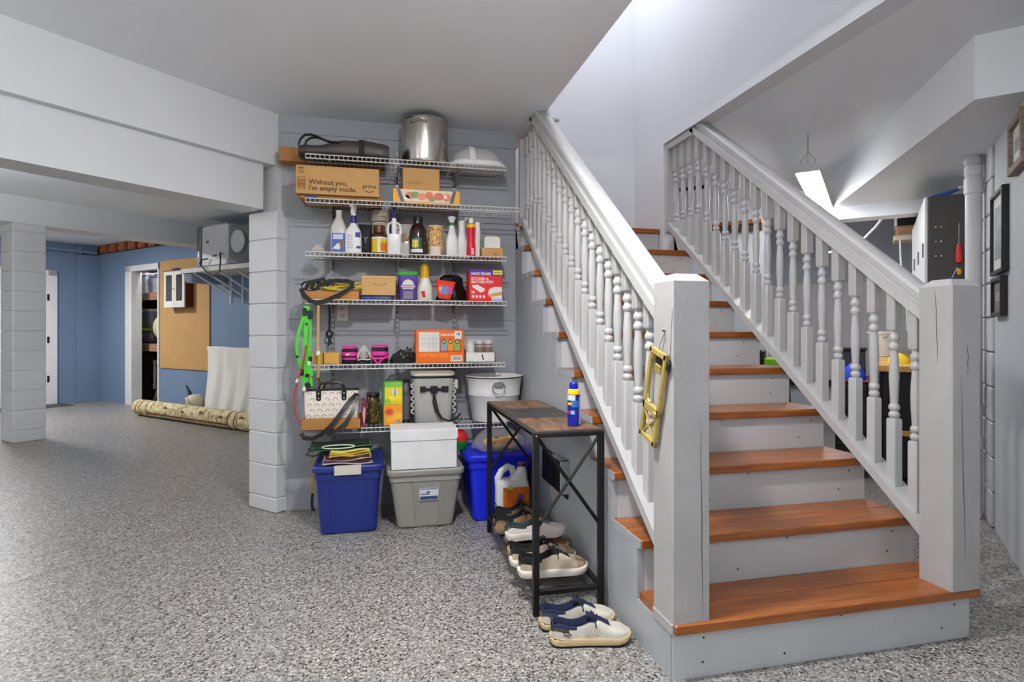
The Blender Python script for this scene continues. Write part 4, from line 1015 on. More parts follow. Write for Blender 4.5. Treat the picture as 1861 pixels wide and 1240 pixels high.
b = MB(); b.rloft(0, 0, [(0, 0.075, 0.06, 0.02), (0.012, 0.082, 0.064, 0.024), (0.034, 0.075, 0.056, 0.022)], 4); b.build('cuff', BFAB, t, 50)
b = MB(); b.rloft(0.0, 0, [(0.032, 0.060, 0.05, 0.02), (0.07, 0.074, 0.05, 0.022), (0.09, 0.05, 0.04, 0.018), (0.110, 0.018, 0.018, 0.008)], 4); b.build('palm', GFAB, t, 50)
for pts in ([(-0.024, -0.03, 0.07), (-0.034, -0.034, 0.05), (-0.036, -0.036, 0.030)], [(0.022, -0.028, 0.075), (0.034, -0.032, 0.055), (0.038, -0.034, 0.034)], [(0.004, -0.028, 0.075), (0.002, -0.036, 0.052), (0.0, -0.038, 0.030)]):
    b = MB(); b.tube(pts, [0.010, 0.009, 0.006], 8); b.build('finger', GFAB, t)
b = MB(); b.ribbon([(-0.038, -0.034, 0.020), (-0.01, -0.038, 0.028), (0.02, -0.038, 0.022), (0.038, -0.032, 0.026)], 0.007, 0.003, (0, -1, 0)); b.build('piping', WHITEPAPER, t)
t = thing('black_sandal', 'black strappy pile left of the orange snack box', 'sandals', (0.145, 3.73, Z5))
b = MB(); b.rloft(0, 0, [(0, 0.13, 0.08, 0.03), (0.012, 0.14, 0.085, 0.03), (0.03, 0.12, 0.07, 0.03), (0.045, 0.06, 0.04, 0.02)], 4); b.build('base', BFAB, t, 40)
for k in range(5):
    a = 0.5*k; b = MB(); b.ribbon([(-0.06+0.02*k, -0.04, 0.02), (-0.045+0.02*k, -0.045, 0.05+0.012*(k % 3)), (-0.02+0.02*k, -0.03, 0.060+0.014*(k % 2)+0.008*k), (0.012+0.013*k, -0.03, 0.03)], 0.014, 0.004, (0, -1, 0.3)); b.build('strap', STRAP, t)
b = MB(); b.tube([(0.012, -0.048, 0.03), (0.022, -0.048, 0.045)], 0.003, 6); b.build('buckle', GREYE, t)
t = thing('black_ball', 'small round black pouch against the orange snack box', 'pouch', (0.215, 3.76, Z5))
b = MB(); b.lathe([(0.01, 0), (0.022, 0.004), (0.027, 0.03), (0.024, 0.055), (0.012, 0.066)], 16); b.build('pouch', BFAB, t, 60)
# orange snack box
t, w, d, h = carton('snack_box', 'large bright orange snack variety box with nutrition panel', 'box', 0.235, 0.532, 3.630, 0.17, Z5, Z5+0.203, mat('orange_card', (230, 106, 22), 0.4), flaps=True)
yf = -d/2
patch(t, -0.132, -0.005, 0.070, 0.190, yf, WHITEPAPER, 'label')
for k in range(13): 
    if k not in (1,): patch(t, -0.128, -0.010, 0.076+0.0085*k, 0.0772+0.0085*k, yf-0.0006, mat('grey_rule_print', (150, 140, 132), 0.6))
for xx in (-0.066, -0.045, -0.026): patch(t, xx-0.0006, xx+0.0006, 0.074, 0.165, yf-0.0006, mat('grey_rule_print', (150, 140, 132), 0.6))
patch(t, -0.003, 0.132, 0.068, 0.152, yf, mat('red_orange_print', (206, 62, 20), 0.4))
text(t, 'SNACK MIX', 0.022, (0.002, yf-0.0012, 0.168), WHITEPAPER, bold=0.0006, xs=0.78)
patch(t, 0.090, 0.132, 0.150, 0.198, yf-0.0007, WHITEPAPER, 'label'); text(t, '18', 0.024, (0.097, yf-0.0022, 0.172), BLACKINK, bold=0.0004)
for k, c in enumerate(((120, 160, 180), (224, 140, 34), (120, 170, 90))):
    cx = 0.022+0.042*k
    poly_patch(t, [(cx-0.018, 0.076), (cx+0.018, 0.076), (cx+0.020, 0.148), (cx-0.020, 0.148)], yf-0.0008, mat('packet_print_%d' % k, c, 0.4)); poly_patch(t, circ(cx, 0.132, 0.014, n=14), yf-0.0014, BLACKINK); poly_patch(t, circ(cx, 0.132, 0.009, n=14), yf-0.0020, mat('gold_print', (226, 176, 52), 0.4))
patch(t, 0.066, 0.136, 0.010, 0.046, yf, WHITEPAPER, 'barcode')
for k in range(14): patch(t, 0.074+0.004*k, 0.074+0.004*k+0.0022*(1+(k*7) % 2)/2, 0.016, 0.040, yf-0.0006, BLACKINK)
for k in range(3): patch(t, -0.134+0.064*k, -0.080+0.064*k, 0.040-0.004*k, 0.060, yf, mat('light_orange_print', (240, 130, 50), 0.4))
# bottle tray
t = thing('bottle_tray', 'white card tray of small brown-filled bottles in clear film', 'bottles', (0.640, 3.72, Z5))
b = MB(); b.box(-0.096, 0.096, -0.07, 0.07, 0, 0.004); b.prism([(-0.096, 0.0), (0.096, 0.0), (0.096, 0.085), (0.088, 0.062), (-0.088, 0.062), (-0.096, 0.085)], -0.07, -0.066, 'y'); b.box(-0.096, 0.096, 0.066, 0.07, 0, 0.14); b.box(-0.096, -0.092, -0.07, 0.07, 0, 0.085); b.box(0.092, 0.096, -0.07, 0.07, 0, 0.085)
b.build('tray', WHITEPAPER, t, smooth=0)
poly_patch(t, [(0.006, 0.048), (0.014, 0.048), (0.024, 0.014), (0.016, 0.014)], -0.07, BLACKINK, 'print')
BRN = mat('brown_spice', (110, 66, 36), 0.4)
for k in range(3):
    for j in range(2):
        c = 0.058*(k-1); cy = -0.036+0.07*j
        q = MB(); q.lathe([(0.024, 0.005), (0.026, 0.008), (0.026, 0.105), (0.020, 0.118)], 16, c, cy); bb = q.build('bottle', WHITEPAPER if k == 0 else BRN, t, 40)
        q = MB(); q.lathe([(0.022, 0.117), (0.022, 0.136), (0.019, 0.139)], 16, c, cy); q.build('cap', mat('clear_grey_cap', (214, 214, 214), 0.3), bb)
        q = MB(); q.lathe([(0.0266, 0.100), (0.0266, 0.1045)], 16, c, cy, cap0=False, cap1=False); q.build('label', WHITEPAPER, bb)
b = MB(); b.rloft(0, 0, [(0.064, 0.189, 0.138, 0.02), (0.12, 0.188, 0.137, 0.02), (0.160, 0.180, 0.130, 0.02), (0.166, 0.16, 0.11, 0.02)], 4, cap0=False); b.build('film', mat('clear_film', (224, 224, 224), 0.12, alpha=0.14), t)
# ---------------------------------------------------------------- lowest shelf
Z6 = DK[5]
t = thing('cardboard_tray', 'open brown cardboard tray holding the bow-print handbag', 'box', (-0.262, 3.665, Z6))
b = MB(); w, d, h = 0.336, 0.20, 0.070
b.box(-w/2, w/2, -d/2, d/2, 0, 0.003); b.prism([(-w/2, 0), (w/2, 0), (w/2, h*0.78), (w/2-0.02, h), (-w/2+0.02, h), (-w/2, h*0.78)], -d/2, -d/2+0.003, 'y'); b.box(-w/2, w/2, d/2-0.003, d/2, 0, h); b.box(-w/2, -w/2+0.003, -d/2, d/2, 0, h*0.78); b.box(w/2-0.003, w/2, -d/2, d/2, 0, h*0.78)
b.build('tray', KRAFT_D, t, smooth=0)
t = thing('handbag', 'cream handbag with black bow print, black handles and long strap', 'handbag', (-0.262, 3.665, Z6+0.0035))
HB = mat('cream_leather', (232, 220, 206), 0.5, bump=0.1, bscale=120); HK = mat('black_leather', (26, 23, 22), 0.35)
b = MB(); rings = []
for z, w, d in ((0.0, 0.285, 0.11), (0.01, 0.29, 0.12), (0.12, 0.305, 0.10), (0.225, 0.312, 0.055)): rings.append(b.rring(0, -0.03, w, d, z, 0.02, 4))
b.loft(rings); b.build('body', HB, t, 40)
b = MB(); b.rloft(0, -0.03, [(0.222, 0.316, 0.060, 0.02), (0.232, 0.316, 0.058, 0.02)], 4); b.build('trim', HK, t)
yfun = lambda z: (-0.09+(z-0.01)/0.11*0.010 if z < 0.12 else -0.08+(z-0.12)/0.105*0.0225)-0.0008
for sx in (-0.072, 0.072):
    b = MB(); z0, z1 = 0.165, 0.228
    b.prism([(sx-0.014, z0+0.008), (sx-0.008, z0), (sx+0.008, z0), (sx+0.014, z0+0.008), (sx+0.014, z1), (sx-0.014, z1)], yfun(0.165)-0.001, yfun(0.228)+0.006, 'y'); tb = b.build('handle_tab', HK, t, 20)
    for z in (0.178, 0.208):
        q = MB(); q.sphere((sx, yfun(0.165)-0.002, z), 0.005, 0.002, 0.005, 10); q.build('rivet', mat('nickel', (220, 220, 216), 0.2, 0.9), tb)
b = MB(); b.tube([(-0.072, -0.058, 0.225), (-0.070, -0.056, 0.248), (-0.062, -0.055, 0.262), (-0.04, -0.055, 0.267), (0.04, -0.055, 0.267), (0.062, -0.055, 0.262), (0.070, -0.056, 0.248), (0.072, -0.058, 0.225)], 0.0065, 8); b.build('handle', HK, t)
b = MB(); b.tube([(-0.05, -0.02, 0.23), (-0.035, -0.02, 0.268), (0.0, -0.02, 0.272), (0.05, -0.02, 0.268), (0.07, -0.02, 0.23)], 0.006, 8); b.build('handle', HK, t)
bowm = MB(); bowm.tube([(-0.012, 0, -0.008), (-0.009, 0, 0.004), (-0.003, 0, 0.007), (0.004, 0, 0.006), (0.010, 0, 0.003), (0.011, 0, -0.008)], 0.0011, 4); bme = bowm.mesh('print', mat('charcoal_bow_print', (84, 76, 72), 0.6))
for r_ in range(5):
    for c_ in range(7):
        px = -0.125+0.042*c_+(0.02 if r_ % 2 else 0); pz = 0.078+0.032*r_
        if abs(px) > 0.135 or (abs(abs(px)-0.072) < 0.022 and pz > 0.15): continue
        o = inst('print', bme, t, (px, yfun(pz)-0.0006, pz)); o.rotation_euler = (-0.15, random.uniform(-0.5, 0.5), 0)
pts = [(0.148, -0.055, 0.205), (0.105, -0.105, 0.165), (0.055, -0.128, 0.095), (0.0, -0.138, 0.025), (-0.045, -0.138, -0.020), (-0.10, -0.136, -0.045), (-0.145, -0.130, -0.040), (-0.165, -0.12, -0.015)]
b = MB(); b.ribbon(pts, 0.024, 0.003, (0, -1, 0.1)); b.build('strap', HK, t)
pts = [(0.150, -0.05, 0.195), (0.125, -0.112, 0.110), (0.085, -0.124, 0.040), (0.035, -0.130, -0.004), (-0.02, -0.132, -0.024)]
b = MB(); b.ribbon(pts, 0.022, 0.003, (0, -1, 0.1)); b.build('strap', HK, t)
t = thing('maroon_pouch', 'maroon and pink cloth tucked at the right end of the handbag', 'pouch', (-0.079, 3.69, Z6))
b = MB(); b.rloft(0, 0, [(0, 0.018, 0.09, 0.006), (0.05, 0.024, 0.10, 0.008), (0.12, 0.022, 0.09, 0.008), (0.165, 0.014, 0.05, 0.005)], 4); b.build('cloth', mat('maroon_cloth', (146, 26, 58), 0.6, bump=0.3, bscale=30), t, 50)
b = MB(); b.prism([(0.002, 0.0), (0.010, 0.06), (0.012, 0.105), (0.002, 0.125), (-0.006, 0.08)], -0.054, -0.049, 'y'); b.build('lining', mat('pink_lining', (222, 170, 176), 0.5), t, 0)
# olives
t = bottle('olive_jar', 'glass jar of green olives with a dark lid beside the handbag', -0.024, 3.765, Z6, [(0.036, 0), (0.042, 0.006), (0.044, 0.02), (0.044, 0.145), (0.038, 0.162), (0.036, 0.168)], mat('olive_brine', (72, 60, 30), 0.12, coat=0.6), n=24, cat='jar')
capcyl(t, 0.041, 0.039, 0.166, 0.192, mat('dark_tin_lid', (44, 38, 40), 0.35, 0.5), 'lid', n=24)
OL = mat('olive_green', (152, 128, 50), 0.25)
for k in range(30):
    a = math.radians(random.uniform(-170, -10)); z = 0.018+0.0044*k
    b = MB(); b.sphere((0.037*math.cos(a), 0.037*math.sin(a), z), 0.0095, n=8); b.build('olive', OL, t)
# lemon tea packet
t, w, d, h = carton('drink_mix_box', 'tall green-sided box printed with lemons above oranges', 'box', 0.034, 0.152, 3.640, 0.07, Z6, Z6+0.272, mat('green_card', (44, 140, 50), 0.45), flaps=False, rz=0.04)
yf = -d/2
patch(t, -0.048, w/2-0.001, 0.132, 0.268, yf, mat('lemon_yellow_card', (226, 204, 48), 0.45), 'label'); patch(t, -0.052, w/2-0.001, 0.002, 0.130, yf, mat('orange_fruit_card', (238, 156, 38), 0.45), 'label'); patch(t, -0.048, w/2-0.001, 0.236, 0.268, yf-0.0006, mat('lime_card', (120, 186, 70), 0.45))
for k, (cx, cz, rx, rz_, c) in enumerate(((-0.010, 0.165, 0.022, 0.018, (244, 226, 60)), (0.030, 0.170, 0.022, 0.020, (240, 214, 30)), (-0.03, 0.15, 0.018, 0.014, (150, 190, 50)), (0.012, 0.205, 0.018, 0.022, (214, 222, 208)), (-0.022, 0.085, 0.026, 0.022, (224, 88, 42)), (0.030, 0.06, 0.026, 0.02, (244, 186, 70)), (-0.01, 0.035, 0.028, 0.018, (250, 176, 60)), (0.035, 0.022, 0.012, 0.014, (150, 160, 150)), (-0.022, 0.085, 0.014, 0.012, (244, 150, 100)))):
    poly_patch(t, circ(cx, cz, rx, rz_, 14), yf-0.0008-0.0003*(k % 4), mat('fruit_print_%d' % k, c, 0.45))
poly_patch(t, [(0.010, 0.185), (0.016, 0.185), (0.015, 0.232), (0.012, 0.232)], yf-0.0022, BLACKINK)
t = bottle('grey_jug', 'dark grey jug partly hidden between the lemon box and grey cooler', 0.186, 3.870, Z6, [(0.03, 0), (0.036, 0.005), (0.038, 0.16), (0.026, 0.21), (0.018, 0.225), (0.018, 0.245)], mat('grey_smoke_plastic', (112, 114, 120), 0.3), cat='jug')
capcyl(t, 0.02, 0.018, 0.243, 0.262, BLACK_M)
# cooler backpack
CG = mat('light_grey_vinyl', (176, 174, 168), 0.5, var=0.05, scale=6, bump=0.12, bscale=12); CL = mat('cream_lid_vinyl', (206, 202, 184), 0.5)
t = thing('cooler_bag', 'light grey soft cooler bag with black clip strap and rope lacing', 'cooler', (0.346, 3.76, Z6))
b = MB(); b.rloft(0, 0, [(0, 0.222, 0.17, 0.03), (0.01, 0.232, 0.18, 0.035), (0.15, 0.244, 0.19, 0.04), (0.278, 0.262, 0.205, 0.04), (0.286, 0.264, 0.207, 0.04)], 5); b.build('body', CG, t, 50)
b = MB(); b.rloft(0, 0, [(0.284, 0.268, 0.211, 0.04), (0.288, 0.274, 0.216, 0.042), (0.296, 0.274, 0.216, 0.042), (0.300, 0.268, 0.211, 0.04)], 5); b.build('zip_band', BLACK_M, t)
b = MB(); b.rloft(0, 0, [(0.299, 0.272, 0.214, 0.045), (0.310, 0.278, 0.220, 0.05), (0.322, 0.268, 0.21, 0.05), (0.330, 0.22, 0.17, 0.05)], 5); b.build('lid', CL, t, 60)
yf = -0.101
for x0, x1, z0, z1, nm in ((-0.085, -0.050, 0.198, 0.234, 'strap_patch'), (0.050, 0.092, 0.198, 0.234, 'strap_patch'), (-0.05, 0.05, 0.206, 0.222, 'strap'), (-0.020, 0.022, 0.194, 0.236, 'clip')):
    b = MB(); dd = 0.016 if nm == 'clip' else 0.005
    b.rbox(x0, x1, yf-dd-0.006, yf+0.008, z0, z1, 0.002); b.build(nm, BLACK_M, t)
b = MB(); b.tube([(0.0, yf-0.010, 0.195), (-0.004, yf-0.012, 0.14), (0.012, yf-0.014, 0.08), (0.045, yf-0.014, 0.035), (0.095, yf-0.012, 0.016), (0.15, yf+0.02, 0.03), (0.175, yf+0.06, 0.05)], 0.006, 8); b.build('strap', STRAP, t)
b = MB(); b.tube([(0.0, yf-0.010, 0.190), (0.014, yf-0.012, 0.13), (0.028, yf-0.014, 0.07), (0.05, yf-0.014, 0.035)], 0.005, 8); b.build('strap', STRAP, t)
ROPE = mat('cream_rope', (206, 200, 184), 0.7)
for sx in (-1, 1):
    for k in range(5):
        b = MB(); z = 0.06+0.040*k; b.tube([(sx*0.122, -0.075, z), (sx*0.136, -0.085, z+0.012), (sx*0.138, -0.085, z+0.022), (sx*0.122, -0.07, z+0.032)], 0.005, 6); b.build('rope', ROPE, t)
b = MB(); b.rbox(0.135, 0.158, -0.06, -0.03, 0.21, 0.27, 0.004); b.build('toggle', ROPE, t)
# white metal tub
t = thing('metal_tub', 'round white enamelled tub with ring handle at the right of the lowest shelf', 'tub', (0.745, 3.738, Z6))
EN = mat('white_enamel', (226, 225, 222), 0.3, var=0.03, bump=0.05, bscale=8)
b = MB(); b.lathe([(0.135, 0), (0.140, 0.004), (0.165, 0.165), (0.170, 0.170), (0.168, 0.178), (0.171, 0.186), (0.169, 0.194), (0.183, 0.280), (0.187, 0.284), (0.187, 0.290), (0.183, 0.292), (0.178, 0.282), (0.133, 0.008)], 44); b.build('tub_body', EN, t, 40)
b = MB(); b.lathe([(0.1855, 0.280), (0.1885, 0.283), (0.1885, 0.287), (0.186, 0.289)], 44, cap0=False, cap1=False); b.build('rim', mat('dark_rim_wire', (96, 94, 92), 0.4, 0.4), t)
a = math.radians(-92)
Mh = Matrix.Translation((0.178*math.cos(a), 0.178*math.sin(a), 0.23)) @ Matrix.Rotation(a+PI/2, 4, 'Z')
b = MB(Mh); b.rbox(-0.028, 0.028, -0.010, 0.008, -0.002, 0.034, 0.003); b.build('handle_bracket', mat('grey_zinc', (150, 150, 150), 0.4, 0.6), t)
b = MB(Mh); b.tube([(0.040*math.cos(q), -0.012, -0.005+0.038*math.sin(q)) for q in [2*PI*i/20 for i in range(20)]], 0.0035, 8, closed=True); b.build('ring_handle', mat('grey_zinc', (150, 150, 150), 0.4, 0.6), t)

# ---------------------------------------------------------------- storage bins on the floor
def bin_(label, x0, x1, yf, yb, h, m, ml, taper, style, rz=0.0):
    w = x1-x0; d = yb-yf
    t = thing('storage_bin', label, 'bin', ((x0+x1)/2, (yf+yb)/2, 0), rz)
    b = MB(); tw = w-0.03; td = d-0.03
    b.rloft(0, 0, [(0, tw-taper-0.02, td-taper-0.02, 0.03), (0.012, tw-taper, td-taper, 0.035), (h*0.80, tw-0.012, td-0.012, 0.035), (h*0.80, tw, td, 0.035), (h-0.028, tw, td, 0.035)], 5)
    b.build('bin_body', m, t, 25)
    b = MB(); b.rloft(0, 0, [(h-0.034, w-0.004, d-0.004, 0.04), (h-0.030, w, d, 0.042), (h-0.010, w, d, 0.042), (h-0.002, w-0.012, d-0.012, 0.04), (h-0.002, w-0.05, d-0.05, 0.035), (h-0.008, w-0.06, d-0.06, 0.03)], 5); b.build('lid', ml, t, 30)
    if style == 'ribs':
        for sx in (-1, 1):
            xa, xb = sx*(w*0.50-0.095), sx*(w*0.50-0.075)
            b = MB(); yb0 = -(td-taper)/2; yt0 = -(td-0.012)/2
            b.loft([[(xa, yb0-0.007, 0.02), (xb, yb0-0.007, 0.02), (xb, yb0+0.02, 0.02), (xa, yb0+0.02, 0.02)], [(xa, yt0-0.007, h*0.80), (xb, yt0-0.007, h*0.80), (xb, yt0+0.02, h*0.80), (xa, yt0+0.02, h*0.80)]]); b.build('rib', m, t, 20)
        for k in range(2):
            b = MB(); b.rbox(w*0.14+0.07*k, w*0.14+0.015+0.07*k, -d*0.32, d*0.30, h-0.010, h+0.002, 0.003); b.build('lid_rib', ml, t)
    if style == 'grey':
        for sx in (-1, 1):
            b = MB(); yb0 = -(td-taper)/2; yt0 = -(td-0.012)/2
            b.loft([[(sx*0.06, yb0-0.014, 0.012), (sx*0.12, yb0-0.001, 0.012), (sx*0.12, yb0+0.02, 0.012), (sx*0.06, yb0+0.02, 0.012)], [(sx*0.085, yt0-0.020, h*0.78), (sx*0.175, yt0-0.001, h*0.78), (sx*0.175, yt0+0.02, h*0.78), (sx*0.085, yt0+0.02, h*0.78)]]); b.build('flute', m, t, 20)
    return t, w, d, h
NB = mat('navy_blue_bin', (28, 44, 118), 0.38, var=0.05, scale=5); NBL = mat('navy_blue_lid', (34, 48, 122), 0.4, var=0.05)
tb, w, d, h = bin_('dark navy blue storage bin with a strip of masking tape, under the handbag', -0.352, 0.040, 3.372, 3.86, 0.392, NB, NBL, 0.05, 'ribs')
b = MB(); b.box(-0.075, 0.070, -d/2-0.0015, -d/2+0.001, h-0.050, h-0.004); b.box(-0.075, 0.070, -d/2-0.0015, -d/2+0.025, h-0.004, h-0.0005); b.build('tape', mat('masking_tape', (206, 200, 186), 0.7, bump=0.2), tb, 0)
GB = mat('taupe_grey_bin', (150, 147, 140), 0.42, var=0.04, scale=4)
tg, w, d, h = bin_('grey storage bin with a blue and white sticker under the white box', 0.054, 0.500, 3.362, 3.82, 0.352, GB, GB, 0.09, 'grey')
yy = -(d-0.03-0.05)/2-0.012
b = MB(); b.box(-0.038, 0.070, yy-0.001, yy+0.004, 0.168, 0.236); b.build('sticker', mat('pale_sticker', (204, 208, 218), 0.4), tg, 0)
patch(tg, -0.035, 0.067, 0.171, 0.190, yy-0.0012, mat('navy_sticker_print', (52, 62, 104), 0.5)); patch(tg, -0.032, 0.018, 0.200, 0.204, yy-0.0012, BLACKINK); patch(tg, -0.034, 0.066, 0.230, 0.233, yy-0.0012, BLACKINK); poly_patch(tg, circ(0.012, 0.212, 0.010, 0.006, 10), yy-0.0012, mat('blue_sticker_print', (70, 86, 150), 0.5))
BB = mat('royal_blue_bin', (24, 40, 214), 0.35, var=0.05)
t3, w, d, h = bin_('bright royal blue storage bin behind the rack\'s back leg', 0.515, 0.925, 3.40, 3.84, 0.405, BB, BB, 0.07, 'plain')
# white lidded box on grey bin
t = thing('file_box', 'white lidded cardboard box standing on the grey storage bin', 'box', (0.266, 3.49, 0.3535))
b = MB(); b.rbox(-0.186, 0.186, -0.118, 0.118, 0, 0.222, 0.002); b.build('body', mat('white_card', (226, 226, 225), 0.5), t, 0)
b = MB(); b.rbox(-0.191, 0.191, -0.121, 0.121, 0.221, 0.226, 0.001); b.prism([(-0.191, 0.223), (0.191, 0.223), (0.191, 0.180), (0.186, 0.168), (0.172, 0.164), (-0.172, 0.164), (-0.186, 0.168), (-0.191, 0.180)], -0.1235, -0.1195, 'y'); b.build('lid', mat('white_card', (226, 226, 225), 0.5), t, 0)
# red and green sack
t = thing('red_green_sack', 'red and green glossy sack wedged behind the white box', 'bag', (0.532, 3.70, 0.4065))
b = MB(); b.rloft(-0.035, -0.05, [(0, 0.10, 0.10, 0.04), (0.03, 0.12, 0.12, 0.045), (0.055, 0.125, 0.12, 0.045)], 5, cap1=False); b.build('lower_half', mat('glossy_green', (28, 130, 44), 0.25), t, 60)
b = MB(); b.rloft(-0.035, -0.05, [(0.053, 0.125, 0.12, 0.045), (0.085, 0.115, 0.11, 0.045), (0.105, 0.09, 0.08, 0.038), (0.122, 0.04, 0.03, 0.014)], 5, cap0=False); b.build('upper_half', mat('glossy_red', (200, 30, 34), 0.25), t, 60)
# clear bag with yellow contents on royal bin
t = thing('clear_sack', 'crumpled clear plastic sack with yellow contents on the royal blue bin', 'bag', (0.748, 3.60, 0.406))
b = MB(); rings = []
for i in range(9):
    u = i/8.0; R = (0.155+0.02*math.sin(3*u))*(1-0.55*u**2.2)
    rings.append([(R*(1+0.07*math.sin(5*a+6*u)+0.05*math.sin(9*a+2*u))*math.cos(a), 0.85*R*(1+0.08*math.sin(4*a+4*u))*math.sin(a), 0.002+0.124*u) for a in [2*PI*k/28 for k in range(28)]])
b.loft(rings); b.build('sack', mat('crinkled_clear_sack', (206, 204, 200), 0.22, alpha=0.28, bump=0.6, bscale=16), t, 15)
for k, (x, y, z, rx, c) in enumerate(((-0.06, -0.05, 0.05, 0.05, (240, 180, 70)), (0.02, -0.07, 0.055, 0.055, (236, 172, 60)), (0.075, -0.03, 0.06, 0.04, (238, 196, 110)), (0.06, -0.08, 0.03, 0.04, (226, 190, 170)), (-0.02, -0.08, 0.028, 0.04, (222, 182, 150)))):
    b = MB(); b.sphere((x, y, z), rx, rx*0.8, rx*0.55, 14); b.build('contents', mat('sack_contents_%d' % k, c, 0.5), t, 60)
# folded shopping bags on navy bin
def foldbag(label, x, y, z, w, d, n, m, medge, rz, dz=0.006, tilt=0.0):
    t = thing('folded_bag', label, 'bag', (x, y, z), rz, 'folded reusable bags on the navy bin')
    for k in range(n):
        b = MB(); rings = []
        ww = w*(1-0.03*k); yy = random.uniform(-.006, .006)
        for i in range(9):
            u = i/8.0; xx = -ww/2+ww*u
            zz = dz*k*1.6+0.006*math.sin(6*u+k)+0.008+tilt*u
            rings.append([(xx, -d/2+yy, zz-0.0025), (xx, d/2+yy, zz-0.0025), (xx, d/2+yy, zz+0.0025), (xx, -d/2+yy-0.004, zz+0.004)])
        b.loft(rings); b.build('fold', m if k % 2 == 0 else medge, t, 40)
    return t
foldbag('white, navy and red folded bag at the bottom of the stack on the navy bin', -0.165, 3.47, 0.3935, 0.27, 0.16, 4, WHITEPAPER, mat('navy_red_print_bag', (96, 40, 60), 0.6), 0.08)
foldbag('bright yellow folded shopping bag on the navy bin', -0.150, 3.48, 0.428, 0.23, 0.15, 4, mat('bright_yellow_bag', (232, 208, 40), 0.5), mat('cream_yellow_bag', (230, 216, 140), 0.5), 0.05)
t = foldbag('dark green folded bag with black edging at the top of the stack', -0.205, 3.53, 0.455, 0.36, 0.16, 4, mat('leaf_green_bag', (94, 150, 96), 0.6), mat('black_green_bag', (26, 40, 30), 0.6), 0.03)
b = MB(); b.tube([(-0.10, -0.07, 0.032), (-0.16, -0.09, 0.02), (-0.185, -0.08, -0.005), (-0.15, -0.06, -0.02), (-0.08, -0.06, 0.0)], 0.004, 6); b.build('handle', BLACK_M, t)
b = MB(); b.tube([(-0.08+0.15*math.cos(q)*0.6+0.07, -0.085, 0.032+0.010*math.sin(q)) for q in [2*PI*i/18 for i in range(18)]], 0.0035, 6, closed=True); b.build('handle', mat('white_green_cord', (200, 214, 200), 0.6), t)
# ---------------------------------------------------------------- console table against the stair side
FR = mat('black_iron_frame', (26, 25, 25), 0.45, 0.3)
TX0, TX1, TY0, TY1, TZ = 0.610, 0.912, 2.248, 3.268, 0.745
t = thing('console_table', 'narrow console table with black iron frame and brown patchwork top', 'table', ((TX0+TX1)/2, (TY0+TY1)/2, 0))
hw, hl = (TX1-TX0)/2, (TY1-TY0)/2; q = 0.0125
for sx in (-1, 1):
    for sy in (-1, 1):
        b = MB(); b.rbox(sx*(hw-q)-q, sx*(hw-q)+q, sy*(hl-q)-q, sy*(hl-q)+q, 0, TZ-0.028, 0.002); b.build('leg', FR, t, 0)
for sx in (-1, 1):
    for z, nm in ((TZ-0.028, 'top_rail'), (0.083, 'lower_rail')):
        b = MB(); b.rbox(sx*(hw-q)-q+0.002, sx*(hw-q)+q-0.002, -hl+0.025, hl-0.025, z-0.0, z+(0.020 if nm == 'lower_rail' else 0.006), 0.002); b.build(nm, FR, t, 0)
for sy in (-1, 1):
    b = MB(); b.rbox(-hw+0.025, hw-0.025, sy*(hl-q)-q+0.002, sy*(hl-q)+q-0.002, 0.083, 0.103, 0.002); b.build('lower_rail', FR, t, 0)
    b = MB(); b.rbox(-hw, hw, sy*(hl-q)-q, sy*(hl-q)+q, TZ-0.028, TZ-0.012, 0.002); b.build('top_rail', FR, t, 0)
    for s2 in (-1, 1):
        b = MB(); b.tube([(s2*(hw-0.02), sy*(hl-q), TZ-0.03), (-s2*(hw-0.02), sy*(hl-q), 0.355)], 0.0075, 4); b.build('cross_brace', FR, t, 0)
b = MB(); b.rbox(-hw, hw, -hl, hl, TZ-0.013, TZ-0.002, 0.002); tp = b.build('table_top', mat('dark_grey_edge', (58, 52, 48), 0.5), t, 0)
WB = mat_wood('rustic_brown_veneer', (82, 58, 42), (150, 112, 82), 0.4, stretch=(14, 3, 14)); WD = mat_wood('dark_veneer', (50, 46, 44), (70, 64, 60), 0.4, stretch=(14, 3, 14))
for y0, y1, m in ((-hl+0.012, -hl+0.345, WB), (-hl+0.345, hl-0.345, WD), (hl-0.345, hl-0.012, WB)):
    b = MB(); b.rbox(-hw+0.012, hw-0.012, y0+0.0008, y1-0.0008, TZ-0.006, TZ, 0.001); b.build('veneer_panel', m, tp, 0)
b = MB()
N = 36
for k in range(N+1):
    y = -hl+0.02+(2*hl-0.04)*k/N; b.tube([(-hw+0.015, y, 0.0985), (hw-0.015, y, 0.0985)], 0.0012, 4)
for k in range(11):
    x = -hw+0.018+(2*hw-0.036)*k/10; b.tube([(x, -hl+0.015, 0.0970), (x, hl-0.015, 0.0970)], 0.0012, 4)
o = b.build('mesh_shelf', FR, t, 0); o['kind'] = 'stuff'
b = MB(); b.sphere((-hw+0.012, -hl-0.0005, TZ-0.021), 0.004, 0.002, 0.004, 8); b.build('bolt', mat('nickel', (220, 220, 216), 0.2, 0.9), t)
ZS = 0.1035
